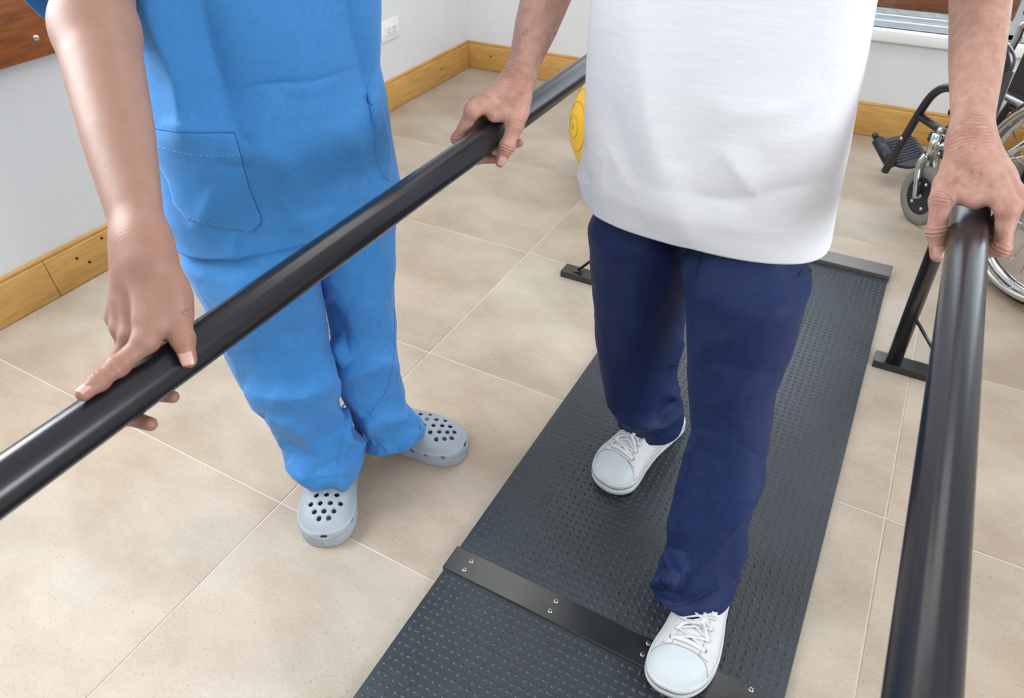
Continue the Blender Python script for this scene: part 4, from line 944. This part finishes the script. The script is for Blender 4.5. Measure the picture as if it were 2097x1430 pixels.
def clog(toe, head, L, W, parent, label, flip=1):
    fr = shoe_frame(toe, head, L, 0.0); o0 = fr(0.0, 0.0, 0.0); f = fr(1.0, 0.0, 0.0)-o0; r = fr(0.0, 1.0, 0.0)-o0
    xs_ = np.linspace(0, 1, 400); HWt = outline(xs_, 0.80); HTt = pchip([0, .02, .08, .2, .34, .45, .56, .68, .80, .89, .95, .985, 1], [.045, .060, .068, .070, .082, .090, .086, .078, .068, .057, .046, .034, .018], xs_)
    def local(P):
        Q = P-o0.astype(np.float32); return Q@f.astype(np.float32), Q@r.astype(np.float32), P[:, 2]
    def solid(u, v, w_, off):
        x = np.clip(u/L, 0, 1); hw = np.maximum(np.interp(x, xs_, HWt)*W/2*1.0+off, 1e-3); ht = np.maximum(np.interp(x, xs_, HTt)+off, 1e-3)
        v = v-flip*0.004*np.sin(x*math.pi)
        base = 0.026; ww = np.maximum(w_-base, 0)/np.maximum(ht-base, 4e-3)
        q = (np.abs(v/hw)**2.5+ww**2.5)**(1/2.5); d = (q-1)*np.minimum(hw, np.maximum(ht-base, .012))*0.8
        d = np.maximum(d, np.maximum(u-L-off, -u-off)); return d
    holes = []
    rows = [(0.60, (-.55, -.05, .45)), (0.665, (-.80, -.30, .20, .72)), (0.73, (-.55, -.05, .45)), (0.79, (-.76, -.28, .22, .70)), (0.845, (-.50, .0, .50)), (0.89, (-.28, .26))]
    for ru, vv in rows:
        for v in vv: holes.append((ru*L, v*0.72*W/2*float(np.interp(ru, xs_, HWt))))
    vents = [(0.72, -1), (0.86, -1), (0.72, 1), (0.86, 1), (0.60, -1), (0.60, 1)]
    def fn(P):
        u, v, w_ = local(P)
        d = solid(u, v, w_, 0.0)
        rim = solid(u, v, w_, 0.0035); rim = np.maximum(rim, np.abs(w_-0.034)-0.0055); d = smin(d, rim, 0.003)
        sole = solid(u, v, np.minimum(w_, 0.02), 0.002-0.004*np.clip(1-w_/0.006, 0, 1)); d = smin(d, np.maximum(sole, w_-0.022), 0.002)
        cav = np.maximum(solid(u, v, w_, -0.0055), 0.024-w_); d = np.maximum(d, -cav)
        op = np.sqrt(((u-0.24*L)/(0.20*L))**2+(v/(0.30*W))**2)-1; d = np.maximum(d, -np.maximum(op*0.03, 0.05-w_))
        for hu, hv in holes:
            c = np.hypot((u-hu), (v-hv)*0.92)-0.0046; d = np.maximum(d, -np.maximum(c, 0.040-w_))
        for hu, sg in vents:
            c = np.hypot((u-hu*L)/2.0, (w_-0.0335))-0.0036; d = np.maximum(d, -np.maximum(c, 0.012-v*sg))
        c = np.hypot(v/2.0, (w_-0.0325))-0.0036; d = np.maximum(d, -np.maximum(c, 0.9*L-u))
        d = np.maximum(d, -w_); return d
    P8 = np.array([fr(a, b_, 0.0) for a in (-.01, L+.01) for b_ in (-W/2-.01, W/2+.01)])
    V, F = nets(fn, A(P8[:, 0].min(), P8[:, 1].min(), -0.006), A(P8[:, 0].max(), P8[:, 1].max(), 0.105), 0.0017)
    root = thing('clog', fr(0.5*L, 0.0, 0.0), label); root.parent = parent; root.location = fr(0.5*L, 0.0, 0.0)-wloc(parent)
    obj('clog_shell', (V, F), m_clog, root)
    st = spline([fr(0.40*L, -W*0.36, 0.055), fr(0.20*L, -W*0.42, 0.068), fr(-0.004, -W*0.20, 0.078), fr(-0.010, 0.0, 0.080), fr(-0.004, W*0.20, 0.078), fr(0.20*L, W*0.42, 0.068), fr(0.40*L, W*0.36, 0.055)], 8)
    obj('heel_strap', tube(st, 0.006, 10, flat=(0.45, 1.3)), m_clog, root)
    for sg in (-1, 1): obj('strap_rivet', lathe([(0, 0.004), (0.006, 0.003), (0.007, 0)], fr(0.40*L, sg*(W*0.37), 0.055), sg*r, 12), m_clog, root)
    ins = np.array([fr(a*L, b_, 0.0245) for a, b_ in [(0.06, 0)]])
    return root
# ------------------------------------------------------------------ the person in blue scrubs
PSI1 = math.radians(62); lat1 = A(math.cos(PSI1), math.sin(PSI1), 0); fac1 = A(math.sin(PSI1), -math.cos(PSI1), 0)
B1 = A(-0.83, 0.77, 0)
sh1 = A(-0.845, 0.765, 1.10); head1 = A(-0.82, 0.75, 1.335)
shR1 = AD(188, -190, .86); shL1 = sh1+lat1*0.165
E1b = A(-0.63, 0.97, 1.20); W1b = A(-0.485, 1.01, 1.245)
def flat_hand(W, d, n, side, sc=1.0):
    d = unit(d); n = unit(n); s = unit(np.cross(n, d))*side; J = dict(wrist=W)
    for i, (k, L_) in enumerate((('index', .072), ('middle', .078), ('ring', .072), ('pinky', .058))):
        m_ = W+d*(.085-.004*abs(i-1))+s*(.028-.0185*i); J[k] = [m_, m_+d*L_*.5-n*.006, m_+d*L_*.77-n*.016, m_+d*L_*.95-n*.028]
    J['thumb'] = [W+d*.028+s*.024-n*.004, W+d*.055+s*.042-n*.010, W+d*.078+s*.050-n*.016, W+d*.098+s*.053-n*.022]
    return J
H1b = flat_hand(W1b, A(0.18, 0.05, -0.02), A(0, 0, 1), 1)
# top
ax1 = lambda z: (B1[0], B1[1])
zs = np.linspace(0.622, 1.02, 130)
G = fit_loft([(235, -400), (250, 0), (285, 150), (310, 300), (328, 430), (344, 470), (352, 560)], [(775, -400), (778, 0), (778, 60), (776, 130), (789, 190), (799, 270), (810, 330), (818, 372), (826, 440), (830, 520)],
             zs, ax1, PSI1, 0.60, 200, 2.3)
for k in range(2): G[1:-1] = (G[:-2]+2*G[1:-1]+G[2:])/4
G = close_top(G, (sh1[0], sh1[1]), 1.165)
G = press_folds(G, [
    ([(300, -60), (335, 60), (372, 160), (388, 262)], 40, 34, 0.012, 3), ([(400, -40), (432, 90), (462, 190), (480, 262)], 34, 60, -0.009, 1),
    ([(700, -60), (724, 40), (745, 130), (752, 180)], 14, 40, -0.006, 3), ([(560, -40), (600, 120), (640, 260), (650, 420)], 90, 90, 0.006, 1),
    ([(500, 275), (540, 240), (575, 190)], 22, 30, 0.004, 1), ([(540, 310), (580, 330), (610, 400), (605, 500)], 30, 40, 0.005, 2),
    ([(690, 250), (720, 300), (745, 350)], 30, 30, 0.004, 1), ([(430, 330), (480, 345), (520, 340)], 14, 22, -0.004, 1), ([(330, 260), (350, 255), (440, 272), (480, 272)], 10, 14, 0.003, 1),
    ([(430, 200), (540, 172), (640, 166), (740, 135)], 5, 7, -0.0018, 1), ([(680, 450), (700, 400), (735, 330)], 18, 22, 0.003, 1),
    ([(390, 470), (420, 440), (440, 380)], 14, 20, 0.003, 1), ([(620, 470), (600, 430), (570, 400)], 16, 20, 0.003, 1), ([(480, 520), (486, 490), (500, 470)], 12, 12, 0.003, 0), ([(650, 520), (655, 480), (665, 440)], 14, 14, 0.003, 0)], 2.2)
G = G+grid_normals(G)*(fbm(G, 22, 5)*0.0016)[..., None]*np.sign(((G-G.mean(1, keepdims=True))*grid_normals(G)).sum(-1).mean())
mid1 = U1*0.62+E1*0.38-CR*0.032+CU*0.004
sl = sleeve_grid([shR1*0.75+sh1*0.25, shR1, U1*0.8+E1*0.2, mid1], [0.095, 0.088, 0.096, 0.108], seed=3)
_c = sl[-1].mean(0); _d = unit(E1-U1); _w = np.linspace(0, 1, len(sl))[:, None]**2
sl = sl-(_w*(((sl-_c)@CR)/0.108*0.095))[..., None]*_d
sl2 = sleeve_grid([shL1*0.75+sh1*0.25, shL1+A(0, 0, 0.0), shL1*0.5+E1b*0.5], [0.095, 0.085, 0.075], seed=4)
Gt = G
# trousers
lerp = lambda a, b_, t: (a[0]+(b_[0]-a[0])*t, a[1]+(b_[1]-a[1])*t)
def leg(silL, silR, an, hip, z0, z1, psi, ratio, tilt=None, ex=2.2, nz=230, n=210):
    ax = lambda z: lerp(an, hip, (z-z0)/(z1-z0))
    G = fit_loft(silL, silR, np.linspace(z0, z1, nz), ax, psi, ratio, n, ex, tilt)
    for k in range(3): G[1:-1] = (G[:-2]+2*G[1:-1]+G[2:])/4
    return G
GA = leg([(330, 430), (352, 490), (395, 590), (432, 660), (480, 760), (508, 808), (543, 850), (572, 900), (581, 940), (612, 970), (648, 1010)],
         [(665, 430), (655, 560), (664, 640), (674, 700), (690, 780), (694, 850), (712, 880), (742, 908), (746, 925), (736, 960), (716, 1005)],
         (-0.826, 0.668), (-0.880, 0.690), 0.062, 0.66, math.radians(30), lambda z: 0.92+0.1*math.exp(-((z-.08)/.05)**2), lambda z, f_, l_: 0.18*f_*max(0, 1-(z-.06)/.12), 2.3)
GA = press_folds(GA, [
    ([(500, 803), (560, 806), (620, 800), (662, 776), (674, 722)], 16, 45, 0.012), ([(545, 850), (600, 862), (622, 872), (650, 930), (664, 950)], 10, 40, 0.011),
    ([(622, 868), (640, 830), (690, 770)], 30, 26, 0.006), ([(572, 905), (620, 930), (660, 948)], 18, 14, -0.006), ([(694, 846), (697, 900), (696, 985)], 20, 9, 0.012, 0),
    ([(588, 946), (640, 990), (690, 984)], 16, 20, 0.008), ([(704, 900), (730, 908), (748, 912)], 12, 14, 0.005, 0), ([(700, 945), (722, 928), (740, 916)], 9, 9, -0.004),
    ([(450, 640), (500, 600), (560, 560)], 30, 40, 0.004), ([(600, 560), (630, 640), (640, 720)], 45, 30, 0.006), ([(520, 700), (600, 690), (655, 660)], 30, 40, -0.005), ([(480, 560), (500, 620), (520, 720)], 40, 40, 0.006)], 1.8)
GB = leg([(600, 430), (640, 560), (662, 610), (672, 660), (684, 720), (702, 800), (718, 850), (728, 872), (729, 905), (742, 940)],
         [(815, 400), (808, 480), (810, 600), (812, 700), (816, 760), (829, 800), (831, 832), (862, 866), (874, 888), (864, 915)],
         (-0.765, 0.808), (-0.775, 0.850), 0.064, 0.66, math.radians(75), lambda z: 0.95, lambda z, f_, l_: 0.16*f_*max(0, 1-(z-.06)/.12), 2.3)
GB = press_folds(GB, [
    ([(700, 765), (740, 752), (790, 735), (812, 725)], 12, 30, 0.010), ([(682, 690), (702, 722), (716, 740)], 10, 16, 0.008), ([(752, 852), (800, 850), (846, 848)], 9, 30, 0.013),
    ([(684, 700), (710, 790), (752, 852), (790, 900)], 22, 16, 0.010), ([(755, 858), (765, 905), (800, 925)], 14, 20, 0.008), ([(846, 850), (850, 880), (820, 925)], 16, 10, 0.010),
    ([(806, 735), (790, 800), (756, 850)], 18, 40, 0.006), ([(735, 900), (780, 920), (790, 938)], 12, 14, -0.006), ([(720, 620), (760, 640), (800, 630)], 30, 30, 0.004), ([(672, 610), (700, 680), (715, 730)], 12, 20, -0.006)], 1.8)
def tuck(G, zc, k):
    c = G.mean(1, keepdims=True); f = 1-k*smooth(zc-0.03, zc+0.03, G[..., 2:3]); return np.concatenate([(c+(G-c)*f)[..., :2], G[..., 2:3]], -1)
GA, GB = tuck(GA, 0.61, 0.22), tuck(GB, 0.61, 0.22)
GA, GB = crumple(GA, 11, 0.006, 1), crumple(GB, 11, 0.006, 5)
f1 = hand_fn(H1, 0.93, E1, U1, rw=(0.0275, 0.021), relb=0.0400, plump=1.0)
f1b = hand_fn(H1b, 0.95, E1b, shL1, rw=(0.026, 0.019), relb=0.038)
spine = [Gt[i].mean(0) for i in (35, 60, 95, 125)]
cb = coarse_body([spine[0]-A(0, 0, 0.0)]+spine[1:], [leg_spine(GA, (14, 72, 145, 218)), leg_spine(GB, (14, 72, 145, 218))], sh1, lat1, fac1, head1, (shR1, shL1), (U1*0.6+E1*0.4, E1b))
parts = [nets(f1, *bounds(H1, [E1, U1], 0.055), 0.0017), nets(f1b, *bounds(H1b, [E1b, shL1], 0.055), 0.003), nets(cb, A(-1.15, 0.35, 0.01), A(-0.50, 1.2, 1.47), 0.010)]
person1 = obj('person', ncat(*parts), m_skin1, base=(B1[0], B1[1], 0), label='person in blue scrubs and grey clogs resting a hand on the bar', cat='person')
paint(person1, [(H1, E1, 0.07, 0.40), (H1b, E1b, 0.2, 0.3)], [])
head_bits(person1, head1, lat1, fac1, m_hair1, True)
nn = unit(CC-H1['thumb'][3]); t_ = unit(H1['thumb'][3]-H1['thumb'][2]); nn = unit(nn-t_*(nn@t_)); nn = unit(nn-0.2*np.cross(nn, t_))
nail('fingernail', H1['thumb'][3]+nn*0.0077-t_*0.001, H1['thumb'][2]+nn*0.0077, nn, 0.0115, 0.0130, m_nail, person1)
nail('fingernail', H1['index'][3]+unit(CU*0.5-CF)*0.0064-unit(H1['index'][3]-H1['index'][2])*0.004, H1['index'][2]+unit(CU*0.5-CF)*0.0064, CU*0.55-CF, 0.0095, 0.011, m_nail, person1)

top1 = multi_cloth('scrub_top', [G, sl, sl2], m_scrub, person1, 0.0018)
S1 = Surf(top1)
pk = patch('pocket', S1, [(300, 256), (330, 262), (370, 267), (430, 269), (484, 268), (497, 320), (514, 385), (528, 420), (539, 456), (530, 466), (519, 477), (470, 471), (420, 463), (385, 450), (358, 418), (345, 370), (325, 335), (300, 310)], m_scrub, top1, 0.0022, 9, 0.0035)
Sp = Surf(pk)
seam('pocket_edge', Sp, [(481, 271), (494.5, 321), (511.5, 386), (525.5, 421), (536, 455), (518, 473.5)], 0.0006, m_seamd, pk, 0.0004, 6)
seam('pocket_mouth', Sp, [(304, 260), (330, 265), (370, 270), (430, 272), (481, 271)], 0.0007, m_seamd, pk, 0.0004, 8)
stitches('stitching', Sp, [(312, 297), (360, 310), (410, 318), (460, 319), (494, 318)], 0.00042, m_scrub_st, pk)
stitches('stitching', Sp, [(362, 418), (386, 443), (420, 456), (470, 464), (517, 469)], 0.00042, m_scrub_st, pk)
stitches('stitching', Sp, [(480, 272), (492, 322), (508, 386), (522, 422), (531, 456)], 0.0004, m_scrub_st, pk)
pk2 = patch('pocket', S1, [(749, 178), (758, 160), (766, 148), (771, 160), (777, 200), (790, 250), (800, 310), (802, 345), (797, 372), (782, 366), (768, 330), (762, 270), (756, 220)], m_scrub, top1, 0.0022, 6, 0.003)
Sp2 = Surf(pk2)
seam('pocket_edge', Sp2, [(750, 180), (756, 220), (762, 270), (768, 330), (783, 365), (796, 371)], 0.0007, m_seamd, pk2, 0.0, 6)
seam('pocket_mouth', Sp2, [(749, 178), (758, 160), (766, 148)], 0.0010, m_seamd, pk2, 0.0, 6)
stitches('hem_stitching', S1, [(340, 446), (380, 466), (440, 482), (510, 497), (570, 502), (640, 496), (700, 480)], 0.00042, m_scrub_st, top1)

tr1 = multi_cloth('scrub_trousers', [GA, GB], m_scrub, person1, 0.0018)
ST = Surf(tr1)
seam('inseam', ST, [(655, 600), (668, 650), (680, 705), (700, 760)], 0.0006, m_seamd, tr1)
seam('outseam', ST, [(806, 560), (808, 640), (806, 730), (790, 800), (756, 850)], 0.0005, m_seamd, tr1)
clog((-0.740, 0.531), (0.53, -0.85), 0.285, 0.114, person1, 'grey foam clog pointing at the camera', 1)
clog((-0.620, 0.878), (0.974, 0.225), 0.288, 0.112, person1, 'grey foam clog pointing to the mat', -1)
# ------------------------------------------------------------------ the person in the white shirt
B2 = A(-0.185, 1.0, 0); lat2 = A(1, 0, 0); fac2 = A(0, -1, 0)
sh2 = A(-0.18, 1.03, 1.13); head2 = A(-0.18, 0.985, 1.36)
shR2 = U2; shL2 = U3
# shirt
zs = np.linspace(0.661, 1.02, 130)
tl2 = lambda z, f_, l_: 0.0
G = fit_loft([(1240, -400), (1213, 0), (1206, 100), (1200, 200), (1196, 300), (1187, 352), (1195, 395), (1205, 425), (1216, 470)],
             [(1880, -400), (1795, 0), (1778, 100), (1757, 200), (1738, 300), (1716, 400), (1703, 470), (1693, 525), (1690, 600)],
             zs, lambda z: (B2[0], B2[1]), 0.0, 0.52, 220, 2.6)
for k in range(2): G[1:-1] = (G[:-2]+2*G[1:-1]+G[2:])/4
G = close_top(G, (sh2[0], sh2[1]), 1.195)
G = press_folds(G, [
    ([(1300, -40), (1310, 120), (1330, 260), (1380, 420), (1420, 500)], 40, 70, 0.010, 1), ([(1235, 60), (1245, 200), (1290, 330), (1300, 460)], 22, 34, -0.005, 1),
    ([(1225, 250), (1265, 330), (1300, 400)], 12, 24, 0.004, 1), ([(1480, 300), (1520, 360), (1545, 398)], 30, 20, 0.006, 1), ([(1545, 402), (1600, 390), (1700, 368)], 26, 20, -0.005, 1),
    ([(1400, 395), (1480, 412), (1545, 402)], 24, 26, -0.005, 1), ([(1560, 300), (1640, 280), (1730, 250)], 30, 40, 0.004, 1), ([(1430, 180), (1500, 230), (1600, 230), (1690, 190)], 40, 50, 0.005, 1),
    ([(1380, 330), (1395, 420), (1420, 500)], 14, 26, 0.005, 1), ([(1240, 320), (1234, 390), (1232, 440)], 7, 12, 0.003, 2), 
    ([(1190, 300), (1182, 350), (1198, 420)], 18, 10, 0.008, 1), ([(1205, 345), (1203, 390), (1214, 440)], 8, 10, -0.006, 1), ([(1330, 470), (1350, 430), (1352, 390)], 20, 20, 0.004, 1), ([(1500, 480), (1498, 450), (1510, 420)], 26, 26, 0.002, 1)], 0.95)
G = G+grid_normals(G)*(fbm(G, 18, 15)*0.0014)[..., None]
slR = sleeve_grid([shR2*0.75+sh2*0.25, shR2, shR2*0.6+E2*0.4], [0.095, 0.082, 0.080], seed=6)
slL = sleeve_grid([shL2*0.75+sh2*0.25, shL2, shL2*0.6+E3*0.4], [0.095, 0.080, 0.078], seed=7)
Gt = G
# trousers
GA = leg([(1198, 380), (1200, 440), (1205, 500), (1214, 620), (1221, 700), (1238, 800), (1241, 815), (1262, 850), (1264, 885), (1300, 930)],
         [(1420, 380), (1418, 515), (1412, 580), (1404, 640), (1394, 720), (1387, 760), (1386, 800), (1399, 830), (1402, 858), (1390, 892), (1360, 930)],
         (-0.262, 1.105), (-0.268, 1.02), 0.070, 0.68, math.radians(-10), 0.98, lambda z, f_, l_: 0.10*f_*max(0, 1-(z-.06)/.12), 2.25)
GA = press_folds(GA, [
    ([(1392, 700), (1384, 725), (1378, 745)], 8, 8, 0.006, 0), ([(1394, 780), (1380, 800), (1372, 815)], 8, 8, 0.008, 0), ([(1262, 850), (1300, 868), (1350, 870), (1398, 845)], 9, 14, 0.008), ([(1266, 872), (1320, 893), (1370, 893), (1396, 870)], 6, 12, -0.004),
    ([(1390, 818), (1376, 840), (1350, 860)], 10, 10, -0.006), ([(1300, 540), (1310, 650), (1312, 760)], 30, 60, 0.004)], 2.3)
GB = leg([(1380, 380), (1384, 515), (1398, 600), (1405, 700), (1409, 800), (1418, 880), (1408, 940), (1395, 1000), (1374, 1070), (1362, 1130), (1352, 1165), (1337, 1205), (1336, 1240), (1360, 1280)],
         [(1700, 400), (1695, 500), (1672, 570), (1655, 620), (1622, 720), (1592, 800), (1577, 900), (1556, 1000), (1532, 1075), (1529, 1120), (1515, 1170), (1505, 1200), (1480, 1260)],
         (-0.052, 0.765), (-0.100, 1.0), 0.062, 0.68, math.radians(-4), lambda z: 0.95+0.34*math.exp(-((z-.06)/.06)**2), lambda z, f_, l_: 0.34*f_*max(0, 1-(z-.06)/.12)+0.16*l_*max(0, 1-(z-.06)/.10), 2.25)
GB = press_folds(GB, [
    ([(1395, 520), (1398, 600), (1402, 680)], 8, 14, -0.006, 0), ([(1660, 600), (1560, 660), (1480, 700), (1430, 750)], 30, 40, 0.005), ([(1600, 760), (1520, 760), (1440, 730)], 30, 30, -0.003), ([(1640, 640), (1540, 760), (1480, 860)], 30, 40, 0.004),
    ([(1572, 950), (1510, 1050), (1440, 1150), (1400, 1215)], 12, 44, 0.011), ([(1440, 880), (1420, 960), (1404, 1040), (1378, 1120)], 20, 26, 0.008), ([(1410, 930), (1392, 1010), (1370, 1080)], 7, 10, -0.006),
    ([(1362, 1130), (1390, 1150), (1400, 1165), (1380, 1210)], 8, 16, 0.012), ([(1338, 1205), (1365, 1190), (1392, 1170)], 10, 10, 0.010), ([(1345, 1222), (1380, 1236), (1430, 1225), (1470, 1200)], 7, 14, -0.004), ([(1530, 1080), (1515, 1130), (1500, 1180)], 14, 10, 0.004)], 2.3)
GA, GB = tuck(GA, 0.625, 0.26), tuck(GB, 0.625, 0.26)
GA, GB = crumple(GA, 7, 0.006, 3), crumple(GB, 7, 0.006, 8)
f3 = hand_fn(H3, 0.98, E3, U3, rw=(0.0245, 0.0200), relb=0.0345, knuckle=1.07, plump=0.97)
f2 = hand_fn(H2, 0.98, E2, U2, rw=(0.0265, 0.0205), relb=0.0400, knuckle=1.07, plump=0.97)
spine = [Gt[i].mean(0) for i in (35, 60, 95, 125)]
cb = coarse_body(spine, [leg_spine(GA, (14, 72, 145, 218)), leg_spine(GB, (14, 72, 145, 218))], sh2, lat2, fac2, head2, (shR2, shL2), (U2*0.6+E2*0.4, U3*0.6+E3*0.4))
parts = [nets(f3, *bounds(H3, [E3, U3], 0.055), 0.0017), nets(f2, *bounds(H2, [E2, U2], 0.055), 0.0019), nets(cb, A(-0.55, 0.65, 0.02), A(0.2, 1.25, 1.50), 0.010)]
person2 = obj('person', ncat(*parts), m_skin2, base=(B2[0], B2[1], 0), label='person in white shirt and navy trousers walking between the two bars', cat='person')
paint(person2, [(H3, E3, 1.0, 0.42), (H2, E2, 1.0, 0.5)], [(1958, 371, 11, .75), (1972, 378, 7, .6), (1990, 350, 5, .6), (2008, 358, 4, .5), (1960, 346, 5, .45), (2003, 378, 6, .4), (2030, 382, 7, .35), (1998, 306, 4, .6), (1965, 306, 5, .4),
      (1064, 192, 8, .55), (1056, 203, 7, .4), (1000, 200, 4, .6), (1023, 200, 3.5, .6), (1079, 64, 2.5, .9), (1072, 69, 3.5, .6), (1040, 205, 8, .3), (1024, 222, 6, .35), (1111, 98, 2.5, .4), (2045, 50, 5, .35), (2056, 60, 3, .35), (1965, 143, 2.2, .6), (2058, 180, 3, .3), (2020, 185, 3, .3), (2050, 140, 4, .25), (2000, 60, 3, .25), (1985, 200, 4, .3), (1972, 250, 4, .25)])
head_bits(person2, head2, lat2, fac2, m_hair2, False)
for J in (H3, H2):
    th = J['thumb']; t_ = unit(th[3]-th[2]); vw = unit(CC-th[3]); nn = unit(vw-t_*(vw@t_)); nn = unit(nn+0.25*unit(np.cross(nn, t_)))
    nail('fingernail', th[3]+nn*0.0094-t_*0.0045, th[2]+nn*0.0100, nn, 0.0125, 0.0135, m_nail, person2)

tee = multi_cloth('shirt', [G, slR, slL], m_tee, person2, 0.0016)
S2 = Surf(tee)
stitches('hem_stitching', S2, [(1214, 428), (1260, 446), (1330, 467), (1420, 487), (1520, 503), (1620, 511), (1690, 505)], 0.0006, m_tee_st, tee, 6, 3, 0.0002)
seam('side_seam', S2, [(1781, 0), (1772, 110), (1752, 190), (1722, 240), (1705, 275)], 0.0006, m_tee_st, tee, 0.0, 8)

tr2 = multi_cloth('trousers', [GA, GB], m_navy, person2, 0.0018)
S3 = Surf(tr2)
lg = lambda pts: [(1560+x/14.98, 520+y/14.98) for x, y in pts]
seam('logo', S3, lg([(1470, 395), (1330, 450), (1200, 535), (1130, 620), (1115, 670), (1180, 668), (1300, 650), (1400, 640), (1480, 590), (1540, 510), (1580, 430), (1600, 370), (1590, 345), (1540, 350), (1510, 375), (1480, 430), (1450, 515)]), 0.0007, m_navy_lg, tr2, 0.0003, 5)
seam('logo', S3, lg([(1450, 515), (1500, 470), (1550, 430), (1560, 400)]), 0.0007, m_navy_lg, tr2, 0.0003, 5)
seam('side_seam', S3, [(1673, 548), (1655, 610), (1620, 690), (1592, 760), (1585, 850), (1572, 920)], 0.0005, m_navy_st, tr2, 0.0, 8)
seam('hem_seam', S3, [(1345, 1228), (1375, 1243), (1420, 1233), (1465, 1210), (1500, 1186)], 0.0005, m_navy_lg, tr2, 0.0, 8)
sneaker((-0.312, 0.915), (-0.26, -0.966), 0.285, 0.106, MH+0.001, person2, 'white canvas sneaker of the back foot', 1)
sneaker((-0.034, 0.566), (0.05, -0.997), 0.290, 0.103, MH+0.004, person2, 'white canvas sneaker of the front foot', -1)
